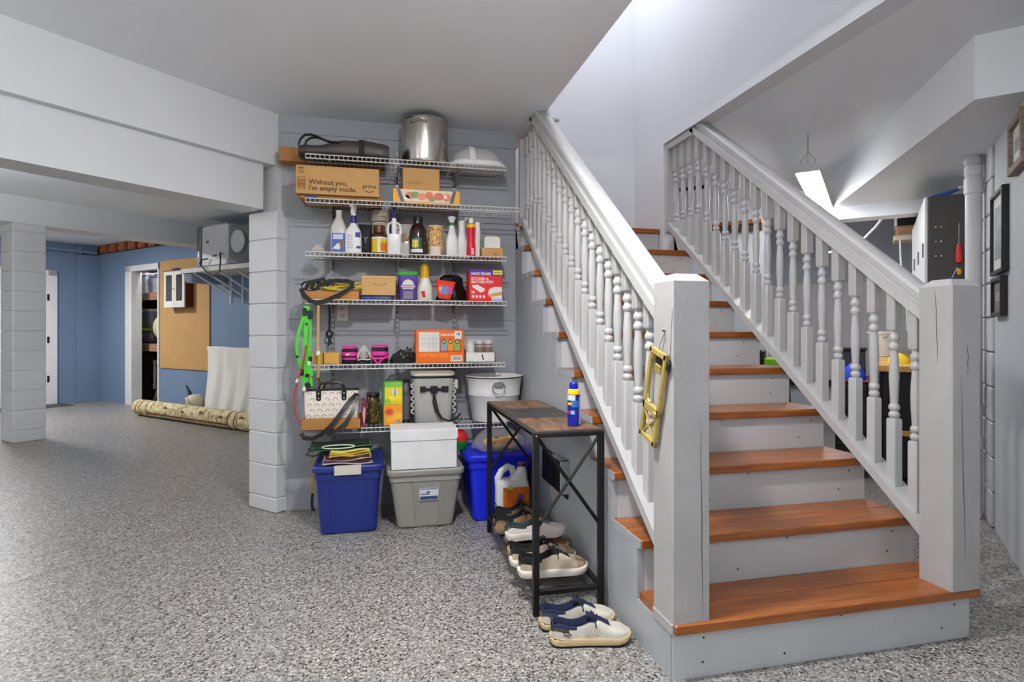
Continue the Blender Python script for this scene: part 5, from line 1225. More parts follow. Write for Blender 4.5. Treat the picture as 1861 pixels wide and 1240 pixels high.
# sunscreen can
t = thing('spray_can', 'blue aerosol can with yellow shoulder and blue cap on the console table', 'can', (0.812, 2.345, TZ+0.0008), 0.0)
b = MB(); b.lathe([(0.024, 0), (0.027, 0.003), (0.027, 0.130), (0.0265, 0.135)], 28); b.build('body', mat('deep_blue_can', (16, 30, 140), 0.3), t)
b = MB(); b.lathe([(0.0272, 0.133), (0.0272, 0.142), (0.024, 0.152), (0.018, 0.156)], 28); b.build('shoulder', mat('sun_yellow_can', (244, 196, 30), 0.35), t)
b = MB(); b.lathe([(0.0185, 0.154), (0.019, 0.156), (0.0185, 0.178), (0.016, 0.182)], 24); b.build('cap', mat('blue_cap', (20, 34, 170), 0.35), t)
band(t, 0.027, 0.108, 0.131, mat('pale_sky_print', (206, 216, 226), 0.4), 'print', math.radians(-190), math.radians(-95), 10); band(t, 0.027, 0.080, 0.108, mat('mid_blue_print', (48, 108, 178), 0.35), 'print', math.radians(-130), math.radians(-62), 10)
band(t, 0.0274, 0.088, 0.100, mat('sun_yellow_can', (244, 196, 30), 0.35), 'print', math.radians(-170), math.radians(-125), 6); band(t, 0.0274, 0.050, 0.066, mat('aqua_print', (140, 190, 220), 0.35), 'print', math.radians(-135), math.radians(-100), 6); band(t, 0.0274, 0.052, 0.064, mat('crimson_print', (180, 40, 60), 0.35), 'print', math.radians(-175), math.radians(-138), 5); band(t, 0.027, 0.008, 0.122, mat('silver_white_print', (206, 206, 210), 0.35), 'label', math.radians(-55), math.radians(-5), 10)
for k in range(10): band(t, 0.0274, 0.016+0.010*k, 0.018+0.010*k, mat('grey_rule_print', (150, 140, 132), 0.6), 'print', math.radians(-48), math.radians(-12), 4)

# ---------------------------------------------------------------- shoes
def shoe(label, x, y, z, rz, upper, collar, sole, outsole, lace, L=0.292, W=0.104, H=0.105, toe=None, group=None, name='shoe', heel_panel=None, roll=0.0, pair=None, lacecol=True, side=None):
    """local x runs heel to toe"""
    t = thing(name, label, 'shoe', (x, y, z), rz, group)
    if roll: t.rotation_euler = (roll, 0, rz)
    S = [(-0.50, .26), (-0.485, .52), (-0.45, .68), (-0.38, .76), (-0.25, .76), (-0.10, .74), (0.05, .78), (0.20, .92), (0.32, 1.0), (0.40, .94), (0.455, .74), (0.49, .44), (0.50, .22)]
    def outline(k, zz, spring=True):
        out = []
        for u, wv in S: out.append((u*L*k, -wv*W/2*k - 0.004*(1 if u < 0.1 else 0)))
        for u, wv in reversed(S): out.append((u*L*k, wv*W/2*k))
        def lift(u): return zz + (0.012*max(0, (u/L-0.22)/0.28)**2 + 0.004*max(0, (-u/L-0.40)/0.1)**2 if spring else 0)
        return [(p[0], p[1], lift(p[0])) for p in out]
    b = MB(); b.loft([outline(0.96, 0.0), outline(1.0, 0.003), outline(1.0, 0.009)]); b.build('outsole', outsole, t, 40)
    b = MB(); b.loft([outline(1.0, 0.0085), outline(1.025, 0.014), outline(1.02, 0.026), outline(0.97, 0.031)]); b.build('midsole', sole, t, 40)
    # upper: rings across the shoe from heel to toe
    st_ = [(-0.485, .40, .70, 0), (-0.47, .56, .80, 0), (-0.44, .66, .84, .55), (-0.38, .72, .78, 1), (-0.28, .73, .66, 1), (-0.18, .71, .64, 1), (-0.09, .70, .72, 1), (-0.02, .70, .86, .9), (0.03, .72, .92, .3), (0.08, .76, .84, 0), (0.16, .84, .70, 0), (0.24, .92, .58, 0), (0.32, .95, .51, 0), (0.39, .89, .46, 0), (0.44, .74, .40, 0), (0.475, .50, .32, 0), (0.488, .28, .27, 0)]
    NP = 23; rings = []
    for u, wv, hv, op in st_:
        ring = []
        lift = 0.024 + 0.012*max(0, (u-0.22)/0.28)**2
        hh = max(0.01, hv*H-lift*0.7); hwid = wv*W/2*0.99
        for i in range(NP):
            p = -1+2*i/(NP-1.0); a = abs(p); sg = 1 if p > 0 else -1
            ang = p*PI/2
            yc = hwid*sg*abs(math.sin(ang))**0.75; zc = lift+hh*math.cos(ang)**0.55
            if a < 0.52: yo, zo = p/0.52*hwid*0.66, lift+0.012+(0.0 if a < 0.42 else (a-0.42)/0.10*hh*0.78)
            else:
                q_ = (1-a)/0.48; yo = sg*hwid*(1-0.30*q_**1.6); zo = lift+hh*min(1, q_*1.15)**0.9
            ring.append((u*L, yc*(1-op)+yo*op, zc*(1-op)+zo*op))
        rings.append(ring)
    def mi(k, i):
        a = abs(-1+2*(i+0.5)/(NP-1.0)); u = (st_[k][0]+st_[k+1][0])/2
        if 2 <= k <= 7 and a < 0.5: return 2
        if k <= 7 and a < 0.5+ (0.20 if k < 5 else 0.10): return 1
        if k <= 3 and heel_panel is not None and a < 0.86: return 4
        if k >= 8 and k <= 10 and a < 0.28: return 1
        if k >= 12 and toe is not None: return 3
        return 0
    b = MB(); b.loft(rings, False, False, False, mis=mi)
    up = b.build('upper', [upper, collar, mat('shoe_lining_dark', (18, 18, 20), 0.8), toe or upper, heel_panel or upper], t, 60)
    m_ = up.modifiers.new('subsurf', 'SUBSURF'); m_.levels = 1; m_.render_levels = 1
    # tongue and laces
    b = MB(); b.ribbon([(-0.045*L, 0, H*0.98), (0.0, 0, H*0.93), (0.07*L, 0, H*0.83), (0.17*L, 0, H*0.68)], W*0.36, 0.007, (0.5, 0, 1)); b.build('tongue', collar, t, 40)
    if lacecol:
        for k in range(5):
            u = 0.03+0.042*k; zz = H*(0.95-0.062*k*1.25)+0.003; ww = W*(0.24+0.012*k)
            b = MB(); b.tube([(u*L-0.004, -ww, zz-0.016), (u*L, -ww*0.5, zz-0.002), (u*L+0.003, 0, zz+0.003), (u*L+0.006, ww*0.5, zz-0.002), (u*L+0.008, ww, zz-0.016)], 0.0030, 6); b.build('lace', lace, t)
        for sy in (-1, 1):
            b = MB(); b.tube([(0.04*L, 0, H*0.96), (0.02*L, sy*0.014, H*1.02), (0.03*L, sy*0.030, H*0.94), (0.05*L, sy*0.034, H*0.74), (0.055*L, sy*0.036, H*0.62)], 0.0024, 6); b.build('lace', lace, t)
    b = MB(); b.tube([(-0.475*L, 0, H*0.80), (-0.50*L, 0, H*0.90), (-0.475*L, 0, H*0.98), (-0.45*L, 0, H*0.88)], 0.0032, 6); b.build('pull_tab', collar, t)
    if side == 'logo':
        for k in range(7):
            u = -0.10+0.03*k; b = MB(); b.tube([(u*L+0.012, -W*0.365, 0.072-0.002*k), (u*L, -W*0.385, 0.045)], 0.0014, 5); b.build('stitching', upper, t)
        b = MB(); yl = -W*0.372
        b.ribbon([(-0.335*L, yl+0.001, 0.052), (-0.36*L, yl+0.001, 0.055), (-0.33*L, yl-0.001, 0.058), (-0.28*L, yl-0.001, 0.052), (-0.255*L, yl-0.001, 0.047), (-0.29*L, yl-0.002, 0.044), (-0.345*L, yl-0.001, 0.047)], 0.004, 0.002, (0, -1, 0)); b.build('emblem', mat('dark_emblem', (70, 58, 54), 0.5), t)
        b = MB(); b.ribbon([(-0.50*L, -W*0.14, 0.030), (-0.46*L, -W*0.345, 0.030), (-0.38*L, -W*0.395, 0.028), (-0.24*L, -W*0.40, 0.026)], 0.006, 0.003, (-0.2, -1, 0)); b.build('heel_stripe', mat('dark_brown_stripe', (44, 36, 32), 0.5), t)
    return t
OFFW = mat('worn_offwhite_leather', (206, 200, 186), 0.6, var=0.10, scale=22, bump=0.15, bscale=40); NAVYF = mat('navy_knit', (34, 42, 74), 0.8, bump=0.3, bscale=200); TANS = mat('tan_foam_sole', (196, 172, 132), 0.7, var=0.08, scale=30); BLKR = mat('black_rubber', (24, 22, 22), 0.7); DGREY = mat('dark_grey_heel', (70, 68, 64), 0.7)
shoe('nearest off-white golf shoe with navy collar and dark laces on the floor', 0.766, 2.030, 0.0, -0.16, OFFW, NAVYF, TANS, BLKR, mat('navy_laces', (22, 24, 40), 0.7), L=0.296, heel_panel=DGREY, group='off-white golf shoes by the stairs', side='logo')
shoe('off-white golf shoe with navy collar, just behind the nearest shoe', 0.760, 2.158, 0.0, -0.05, OFFW, NAVYF, TANS, BLKR, mat('navy_laces', (22, 24, 40), 0.7), L=0.296, heel_panel=DGREY, group='off-white golf shoes by the stairs', side='logo')
CREAM = mat('cream_foam_sole', (226, 218, 206), 0.6); TANK = mat('taupe_knit', (186, 170, 150), 0.8, var=0.1, scale=40); TOEK = mat('tan_toe_suede', (160, 136, 106), 0.8); BLKF = mat('black_knit', (22, 21, 22), 0.8)
shoe('nearer taupe trainer with black collar and thick cream sole on the rack', 0.737, 2.405, ZS, -0.03, TANK, BLKF, CREAM, CREAM, BLKF, L=0.302, W=0.108, H=0.112, toe=TOEK, heel_panel=BLKF, group='taupe trainers on the rack')
shoe('farther taupe trainer with black collar and thick cream sole on the rack', 0.728, 2.530, ZS, 0.02, TANK, BLKF, CREAM, CREAM, BLKF, L=0.302, W=0.108, H=0.112, toe=TOEK, heel_panel=BLKF, group='taupe trainers on the rack')
PALE = mat('pale_pinkish_leather', (214, 204, 196), 0.6); TEAL = mat('dark_teal_lining', (40, 58, 62), 0.7); BRS = mat('brown_suede', (150, 92, 44), 0.8); OLV = mat('dark_olive_canvas', (86, 80, 68), 0.8, bump=0.3, bscale=120)
shoe('pale low shoe with white laces stacked on top in the middle of the rack', 0.728, 2.655, ZS+0.072, 0.06, PALE, TEAL, PALE, CREAM, WHITEPAPER, L=0.285, W=0.10, H=0.088)
shoe('beige and orange-brown shoe underneath the pale low shoe', 0.742, 2.655, ZS, -0.02, BRS, BLKF, TANS, TANS, WHITEPAPER, L=0.29, W=0.104, H=0.072, lacecol=False)
shoe('dark olive canvas shoe lying toward the wall on the rack', 0.750, 2.780, ZS, 0.0, OLV, BLKF, OLV, BLKR, BLKF, L=0.285, H=0.095)
# tan hiking sandals at the far end
TS = mat('tan_leather_strap', (150, 122, 88), 0.65, var=0.1, scale=30); TS2 = mat('olive_brown_leather', (112, 94, 72), 0.7, var=0.1, scale=30)
shoe('tan and black hiking shoe with strapped heel near the rack\'s back leg', 0.735, 2.935, ZS, -0.02, TS, BLKF, TS2, BLKR, BLKF, L=0.29, W=0.106, H=0.118, heel_panel=TS2, group='tan hiking shoes')
shoe('dark brown hiking shoe at the very back of the rack', 0.750, 3.055, ZS, 0.03, TS2, BLKF, TS2, BLKR, BLKF, L=0.285, W=0.104, H=0.125, heel_panel=BLKF, group='tan hiking shoes')
# detergent jug
t = thing('plastic_jug', 'milky white handled jug with an amber and orange label at the back of the rack', 'jug', (0.735, 3.172, ZS), 0.0)
JP = mat('milky_jug_plastic', (196, 196, 196), 0.35, var=0.04); AM = mat('amber_label', (176, 88, 24), 0.35, var=0.35, scale=26)
w, d = 0.186, 0.10
b = MB(); b.rloft(0, 0, [(0, w-0.02, d-0.02, 0.03), (0.008, w, d, 0.035), (0.19, w, d, 0.035), (0.215, w*0.9, d*0.95, 0.035)], 5, cap1=True); b.build('body', JP, t, 40)
b = MB(); b.tube([(-0.075, 0, 0.19), (-0.080, 0, 0.225), (-0.060, 0, 0.262), (-0.025, 0, 0.285), (0.0, 0, 0.275), (0.008, 0, 0.25)], [0.022, 0.020, 0.019, 0.019, 0.019, 0.020], 12); b.build('handle', JP, t, 60)
b = MB(); b.loft([b.rring(0.03, 0, 0.11, 0.09, 0.205, 0.03, 4), b.rring(0.045, 0, 0.08, 0.075, 0.25, 0.03, 4), b.rring(0.055, 0, 0.05, 0.05, 0.272, 0.024, 4), b.rring(0.056, 0, 0.044, 0.044, 0.285, 0.021, 4)]); b.build('neck', JP, t, 40)
capcyl(t, 0.025, 0.023, 0.285, 0.305, mat('dark_wine_cap', (64, 28, 60), 0.4), cx=0.056)
b = MB(); b.rbox(-w/2+0.032, w/2-0.004, -d/2-0.0015, -d/2+0.004, 0.018, 0.180, 0.001); b.build('label', AM, t, 0)
poly_patch(t, circ(0.038, 0.12, 0.018, 0.024), -d/2-0.0016, mat('plum_print', (92, 44, 110), 0.4)); poly_patch(t, circ(-0.02, 0.178, 0.016, 0.010), -d/2-0.0016, mat('lime_print', (150, 190, 50), 0.4)); poly_patch(t, [(-0.05, 0.03), (0.02, 0.03), (0.06, 0.06), (-0.05, 0.05)], -d/2-0.0016, mat('deep_red_print', (150, 40, 26), 0.4))

# ---------------------------------------------------------------- vent in the stair side
t = thing('wall_vent', 'black louvred vent with a raised edge in the grey stair side', 'vent', (XL-0.003, 2.995, 0.30))
b = MB(); b.rbox(-0.012, 0.0, -0.215, 0.215, 0.0, 0.185, 0.003); b.build('plate', BLACK_M, t, 0)
for k in range(16):
    b = MB(); y = -0.19+0.025*k; b.box(-0.020, -0.010, y, y+0.008, 0.012, 0.172); b.build('louvre', BLACK_M, t, 0)
b = MB(); b.rbox(-0.045, 0.0, -0.228, -0.213, 0.03, 0.20, 0.002); b.rbox(-0.045, 0, -0.228, -0.06, 0.192, 0.2, 0.002); b.build('flange', PANEL_M, t, 0)

# ---------------------------------------------------------------- brass-coloured bracket hanging on the left newel
t = thing('gold_bracket', 'gold-painted open metal bracket hanging from a nail on the left newel', 'bracket', (0.921, 1.786, 1.082))
GOLD = mat('gold_paint', (186, 164, 92), 0.45, 0.25, var=0.1, scale=30, bump=0.2, bscale=60)
ang = math.atan2(0.090, 0.320)
Mg = Matrix.Rotation(ang, 4, 'X')      # lower end swings toward +y
W2, HH = 0.058, 0.330
def gb(nm, y0, y1, z0, z1, x0=-0.008, x1=0.008, m=GOLD):
    b = MB(Mg); b.rbox(x0, x1, y0, y1, z0, z1, 0.0025); return b.build(nm, m, t, 20)
gb('side_bar', -W2, -W2+0.016, -HH, 0); gb('side_bar', W2-0.016, W2, -HH, 0); gb('top_bar', -W2, W2, -0.020, 0); gb('bottom_bar', -W2, W2, -HH, -HH+0.020); gb('middle_bar', -W2, W2, -0.225, -0.195); 
gb('tag_plate', -0.040, 0.0, -0.075, -0.042, -0.012, -0.007); gb('latch', -0.052, -0.030, -0.225, -0.205, -0.014, -0.006)
for k in range(3): gb('lettering_line', -0.035, -0.006, -0.053-0.008*k, -0.050-0.008*k, -0.0126, -0.0118, mat('dark_gold_print', (110, 92, 50), 0.5))
for s2 in (-1, 1):
    b = MB(Mg); b.tube([(0, s2*(W2-0.014), -0.228), (0, -s2*(W2-0.014), -HH+0.014)], 0.0055, 6); b.build('cross_bar', GOLD, t)
b = MB(Mg); b.tube([(0, W2-0.016, -0.17), (0, W2-0.022, -0.188), (0, 0.02, -0.196)], 0.006, 6); b.build('fillet', GOLD, t); b = MB(Mg); b.tube([(0, W2-0.016, -0.04), (0, W2-0.024, -0.026), (0, 0.02, -0.020)], 0.006, 6); b.build('fillet', GOLD, t)
b = MB(Mg); b.rbox(0.0, 0.012, -W2-0.012, 0.02, -0.052, -0.022, 0.003); b.build('backing', BLACK_M, t, 0)
b = MB(); b.tube([(0.0, 0.012, -0.012), (0.004, 0.004, 0.022), (0.012, -0.006, 0.052), (0.012, -0.010, 0.066), (0.010, -0.018, 0.040), (0.0, -0.012, -0.010)], 0.0013, 6); b.build('hanging_wire', WIRE_M, t)
b = MB(); b.tube([(0.018, -0.010, 0.064), (0.004, -0.010, 0.066)], 0.0025, 8); b.build('nail', NAIL_M, t)
# ---------------------------------------------------------------- blue room furnishings (local frame: x along s, y along n)
def sthing(name, label, cat, s, n, z, group=None):
    x, y = st(s, n); return thing(name, label, cat, (x, y, z), Q, group)
# tan board on the wall
t = sthing('cork_board', 'large tan panel fixed to the blue wall beside the doorway', 'board', 4.488, 8.185, 0.60)
b = MB(); b.rbox(-0.018, 0, -0.625, 0.625, 0, 1.545, 0.004); b.build('panel', mat('tan_hardboard', (186, 144, 90), 0.7, var=0.05, scale=3), t, 0)
# glazed white wall cabinet
t = sthing('wall_cabinet', 'small white cabinet with two glazed doors hung on the tan board', 'cabinet', 4.468, 8.19, 1.46)
b = MB(); b.box(-0.11, 0, -0.26, 0.26, 0, 0.5); b.build('body', mat('dark_red_wood', (78, 24, 20), 0.5), t, 0)
CAB = mat('cream_cabinet_paint', (224, 222, 212), 0.45); GLS = mat('dark_cabinet_glass', (60, 60, 54), 0.15, var=0.35, scale=30)
for sy in (1, -1):
    y0, y1 = (0.002, 0.258) if sy > 0 else (-0.258, -0.002)
    b = MB(); f = 0.05
    b.rbox(-0.128, -0.11, y0, y0+f, 0, 0.5, 0.002); b.rbox(-0.128, -0.11, y1-f, y1, 0, 0.5, 0.002); b.box(-0.127, -0.11, y0+f, y1-f, 0, 0.09); b.box(-0.127, -0.11, y0+f, y1-f, 0.45, 0.5)
    dr = b.build('door', CAB, t, 0)
    q_ = MB(); q_.box(-0.118, -0.112, y0+f, y1-f, 0.09, 0.45); q_.build('pane', GLS, dr, 0)
    q_ = MB(); q_.tube([(-0.128, sy*0.014, 0.26), (-0.142, sy*0.020, 0.255), (-0.128, sy*0.028, 0.25)], 0.004, 6); q_.build('handle', mat('brass_knob', (170, 140, 80), 0.3, 0.8), dr)
b = MB(); b.rbox(-0.13, 0.0, -0.27, 0.27, 0.5, 0.515, 0.003); b.build('top', mat('brown_cabinet_top', (110, 72, 52), 0.5), t, 0)
t = sthing('small_tools', 'little blue and dark tools lying on the glazed cabinet', 'tools', 4.40, 8.24, 1.976)
b = MB(); b.rloft(0, 0, [(0, 0.05, 0.16, 0.02), (0.02, 0.06, 0.18, 0.02), (0.035, 0.03, 0.10, 0.012)], 3); b.build('tool', mat('slate_blue_tool', (70, 80, 110), 0.4), t)
# bracket shelf with machine
t = sthing('bracket_shelf', 'thick white shelf on white brackets beside the tan board', 'shelf', 4.49, 6.62, 1.852)
b = MB(); b.rbox(-0.52, 0, -0.72, 0.72, 0, 0.055, 0.004); b.build('board', mat('cream_shelf_paint', (212, 208, 196), 0.5), t, 0)
for y in (0.47, 0.21, -0.05, -0.4):
    b = MB(); b.tube([(-0.49, y, -0.006), (-0.02, y, -0.26)], 0.012, 6); b.build('brace', TRIM_M, t)
    b = MB(); b.rbox(-0.02, 0, y-0.012, y+0.012, -0.36, 0.0, 0.002); b.build('upright', TRIM_M, t, 0)
t = sthing('air_unit', 'boxy white machine with grey fan side and black cable on the bracket shelf', 'machine', 4.20, 6.62, 1.909)
MW = mat('machine_white', (208, 208, 208), 0.4); MG = mat('machine_grey', (110, 112, 116), 0.45)
b = MB(); b.rbox(-0.19, 0.22, -0.20, 0.33, 0, 0.50, 0.02); b.build('housing', MW, t, 30)
b = MB(); b.rbox(-0.20, 0.22, 0.332, 0.42, 0.0, 0.5, 0.012); b.build('end_panel', MG, t, 30)
b = MB(); b.rbox(-0.17, 0.22, -0.62, -0.202, 0, 0.46, 0.02); b.build('fan_side', MG, t, 30)
b = MB(); b.lathe([(0.10, 0), (0.13, 0.01), (0.13, 0.03), (0.09, 0.035)], 20); b.v = [(-0.172-p[2], -0.42+p[0], 0.26+p[1]) for p in b.v]; b.build('fan_ring', mat('pale_fan_plastic', (200, 200, 202), 0.35), t)
b = MB(); b.sphere((-0.19, 0.20, 0.30), 0.004, 0.035, 0.02, 14); b.build('badge', MG, t)
b = MB(); b.rbox(-0.196, -0.188, 0.0, 0.09, 0.115, 0.135, 0.002); b.build('red_strip', mat('brick_red_print', (120, 64, 50), 0.5), t)
b = MB(); b.rbox(-0.205, -0.198, 0.35, 0.385, 0.12, 0.20, 0.002); b.build('switch', WHITEP, t)
b = MB(); b.tube([(-0.19, -0.08, 0.14), (-0.24, -0.14, 0.14), (-0.27, -0.20, 0.05), (-0.27, -0.18, -0.08), (-0.27, -0.05, -0.13), (-0.26, 0.12, -0.06), (-0.25, 0.26, 0.04), (-0.24, 0.22, 0.085), (-0.22, 0.14, 0.092)], 0.008, 8); b.build('cable', BLACK_M, t)
t = sthing('blue_bin_tray', 'blue-grey plastic tray slung under the left end of the bracket shelf', 'tray', 4.22, 7.225, 1.735)
b = MB(); b.rloft(0, 0, [(0, 0.40, 0.15, 0.03), (0.01, 0.42, 0.17, 0.03), (0.105, 0.46, 0.20, 0.03), (0.112, 0.47, 0.21, 0.03)], 4); b.build('tray', mat('slate_blue_plastic', (126, 138, 160), 0.4), t)
# sheet draped over something
t = sthing('draped_sheet', 'off-white cotton sheet draped in folds against the blue wall', 'sheet', 4.46, 6.90, 0.0)
b = MB(); rows = []
NX, NZ = 46, 24
for j in range(NZ+1):
    v = j/NZ; row = []
    for i in range(NX+1):
        u = i/NX
        spread = 0.64+0.16*(1-v)
        y = 0.66 - u*1.30*(1 if v > 0.5 else 1.0) - 0.22*(1-v)*(1-u)
        fold = 0.030*(1-v)**0.5*math.sin(u*24+2.6*v*math.sin(3*u))+0.016*math.sin(u*47+1.3)*(1-v)
        x = -0.02-0.22*(1-v)**1.6+fold
        z = 0.006+0.925*v + 0.006*math.sin(9*u)*v
        row.append((x, y, z))
    rows.append(row)
vs = [p for r in rows for p in r]; fs = []
for j in range(NZ):
    for i in range(NX):
        a = j*(NX+1)+i; fs.append((a, a+1, a+NX+2, a+NX+1))
b.add(vs, fs); o = b.build('cloth', mat('offwhite_cotton', (220, 217, 208), 0.85, var=0.03, bump=0.1, bscale=80), t, 60)
md = o.modifiers.new('thick', 'SOLIDIFY'); md.thickness = 0.004
b = MB(); b.box(0.004, 0.022, -0.60, 0.60, 0.0, 0.915); b.build('board_behind', mat('pale_board', (200, 196, 186), 0.7), t, 0)
# rolled rug
def mat_rug():
    m = mat('rug_cream', (206, 196, 152), 0.95, var=0.0)
    nt = m.node_tree; bs = nt.nodes['Principled BSDF']
    tc = nt.nodes.new('ShaderNodeTexCoord'); nz = nt.nodes.new('ShaderNodeTexNoise'); nz.inputs['Scale'].default_value = 18; nz.inputs['Detail'].default_value = 6
    r = nt.nodes.new('ShaderNodeValToRGB'); el = r.color_ramp.elements
    el[0].position = 0.34; el[0].color = rgb(150, 120, 92); el[1].position = 0.66; el[1].color = rgb(216, 208, 172)
    e2 = el.new(0.5); e2.color = rgb(196, 186, 138)
    nt.links.new(tc.outputs['Object'], nz.inputs['Vector']); nt.links.new(nz.outputs['Fac'], r.inputs['Fac']); nt.links.new(r.outputs['Color'], bs.inputs['Base Color'])
    return m
RUGM = mat_rug(); RUGR = mat('rug_dark_red', (120, 44, 32), 0.95); RUGB = mat('rug_border_pink', (206, 178, 140), 0.95)
t = sthing('rolled_rug', 'rolled cream oriental rug with dark red borders lying along the blue wall', 'rug', 4.03, 5.35, 0.0)
L0, L1 = 0.0, 3.10
def spiral(r0, th, n=96, turns=3.6):
    pts = []
    for i in range(n+1):
        a = 2*PI*turns*i/n; r = r0 - 0.026*(a/(2*PI)); pts.append((r*math.cos(-a-1.2), 0.114+r*math.sin(-a-1.2)))
    return pts
o_ = spiral(0.113, 0); i_ = [(p[0]*0.86, 0.114+(p[1]-0.114)*0.86) for p in o_]
def rugseg(y0, y1, m, nm, grow=0.0, frac=1.0):
    k = int(len(o_)*frac)
    ring = [(p[0]*(1+grow), 0.114+(p[1]-0.114)*(1+grow)) for p in o_[:k]] + [q_ for q_ in reversed(i_[:k])]
    b = MB(); b.loft([[(p[0], y0, p[1]) for p in ring], [(p[0], y1, p[1]) for p in ring]]); return b.build(nm, m, t, 40)
rugseg(0, 3.10, RUGM, 'pile')
for y0, y1, m in ((2.985, 3.0, RUGR), (2.90, 2.915, RUGR), (2.80, 2.83, RUGB), (2.74, 2.755, RUGR), (0.92, 0.945, RUGR), (0.80, 0.82, RUGR), (0.44, 0.47, RUGR)):
    rugseg(y0, y1, m, 'border_stripe', 0.008, 0.27)
b = MB(); 
a0 = 3.55
rr = 0.1145
pts = [(rr*math.cos(a0), y, 0.114+rr*math.sin(a0)) for y in (0.95, 2.72)]
b.ribbon(pts, 0.016, 0.003, (math.cos(a0), 0, math.sin(a0))); b.build('border_stripe', RUGR, t, 0)
for k in range(5):
    y = 2.3-0.4*k; b = MB(); a = 2.75+0.2*(k % 2); b.ribbon([(rr*math.cos(a), y, 0.114+rr*math.sin(a)), (rr*math.cos(a-0.15), y-0.03, 0.114+rr*math.sin(a-0.15)), (rr*math.cos(a-0.05), y-0.07, 0.114+rr*math.sin(a-0.05))], 0.018, 0.003, (math.cos(a), 0, math.sin(a))); b.build('motif', RUGR, t, 0)
# leaf-shaped ornament and cream shell
t = sthing('garden_ornament', 'dark green pointed leaf ornament behind the rolled rug', 'ornament', 4.33, 7.76, 0.0)
b = MB(); b.prism([(-0.06, 0.0), (0.05, 0.0), (0.02, 0.12), (0.0, 0.20), (0.03, 0.27), (0.10, 0.41), (0.0, 0.33), (-0.06, 0.22), (-0.03, 0.12)], -0.01, 0.01, 'x'); b.build('leaf', mat('dark_green_metal', (52, 66, 60), 0.4, 0.3), t, 0)
t = sthing('cream_shell', 'rounded cream ceramic ornament between the leaf and the sheet', 'ornament', 4.26, 7.52, 0.0)
b = MB(); b.lathe([(0.06, 0), (0.09, 0.05), (0.10, 0.14), (0.11, 0.22), (0.09, 0.29), (0.05, 0.31), (0.03, 0.26)], 20); b.build('body', mat('cream_ceramic', (204, 194, 168), 0.5), t, 60)
b = MB(); b.tube([(-0.10, 0.03, 0.27), (-0.115, -0.02, 0.24), (-0.11, -0.05, 0.17), (-0.095, -0.03, 0.12)], 0.02, 8); b.build('scroll', mat('cream_ceramic', (204, 194, 168), 0.5), t)
# closet content
PK = mat_wood('raw_pine_shelf', (158, 112, 84), (206, 160, 128), 0.6, stretch=(20, 1.5, 20))
for z, lab in ((1.62, 'upper raw pine shelf inside the closet'), (0.815, 'lower raw pine shelf inside the closet')):
    t = sthing('closet_shelf', lab, 'shelf', 4.75, 9.35, z)
    b = MB(); b.rbox(0, 0.03, -1.1, 1.0, 0, 0.10, 0.003); b.build('front_board', PK, t, 0)
    b = MB(); b.rbox(0.0, 0.80, -1.1, 1.0, 0.10, 0.118, 0.003); b.build('deck', PK, t, 0)
CT = mat('clear_grey_tub', (176, 180, 186), 0.25, var=0.1, scale=8)
for s_, n_, z_, w_, h_, lab, lidm, bm in ((4.95, 10.02, 1.7395, 0.30, 0.33, 'pale clear tote at the left of the closet\'s upper shelf', WHITEP, mat('pale_tote', (206, 210, 212), 0.3)), (4.95, 9.62, 1.7395, 0.42, 0.31, 'grey clear tote with blue-striped lid on the closet\'s upper shelf', WHITEP, CT), (4.95, 9.93, 1.19, 0.40, 0.30, 'blue-grey tote with a white lid above the dark jar', WHITEP, mat('bluegrey_tote', (150, 158, 172), 0.3))):
    t = sthing('plastic_tote', lab, 'tote', s_, n_, z_, 'plastic totes in the closet')
    b = MB(); b.rloft(0, 0, [(0, 0.26, w_-0.06, 0.03), (h_-0.04, 0.30, w_-0.02, 0.03)], 4); b.build('tote_body', bm, t, 30)
    b = MB(); b.rloft(0, 0, [(h_-0.045, 0.31, w_, 0.03), (h_-0.01, 0.31, w_, 0.03), (h_, 0.28, w_-0.03, 0.03)], 4); b.build('lid', lidm, t, 30)
    if 'striped' in lab:
        b = MB(); b.rbox(-0.158, -0.152, -0.19, -0.02, h_-0.04, h_-0.012, 0.002); b.build('stripe', mat('blue_lid_stripe', (60, 110, 190), 0.4), t)
t = sthing('glass_jar', 'dark smoky jar with a lime green lid on the closet\'s lower shelf', 'jar', 4.93, 9.92, 0.934)
b = MB(); b.lathe([(0.12, 0), (0.17, 0.03), (0.18, 0.10), (0.16, 0.18), (0.13, 0.205)], 24); b.build('body', mat('smoky_jar', (82, 82, 92), 0.2, var=0.3, scale=30), t)
b = MB(); b.lathe([(0.16, 0.204), (0.165, 0.21), (0.16, 0.245), (0.12, 0.25)], 24); b.build('lid', mat('lime_lid', (150, 196, 40), 0.4), t)
t = sthing('wooden_drum', 'cream wooden drum with dark hoops lying on the closet\'s lower shelf', 'drum', 4.93, 9.34, 0.937)
b = MB(); b.lathe([(0.17, -0.24), (0.185, -0.23), (0.235, -0.12), (0.25, 0.0), (0.235, 0.12), (0.185, 0.23), (0.17, 0.24)], 28); b.v = [(p[0], -p[2], 0.252+p[1]) for p in b.v]; b.build('shell', mat('cream_drum', (216, 198, 160), 0.5), t, 50)
for zz, r_ in ((-0.17, 0.216), (0.08, 0.246), (0.17, 0.216)):
    b = MB(); b.lathe([(r_-0.004, zz-0.02), (r_+0.008, zz-0.016), (r_+0.008, zz+0.016), (r_-0.004, zz+0.02)], 28); b.v = [(p[0], -p[2], 0.252+p[1]) for p in b.v]; b.build('hoop', mat('bronze_hoop', (96, 76, 44), 0.4, 0.5), t, 40)
t = sthing('painted_chair', 'whitewashed wooden chair with spindles under the closet shelf', 'chair', 4.92, 9.62, 0.0)
WW = mat('whitewashed_wood', (204, 196, 188), 0.6)
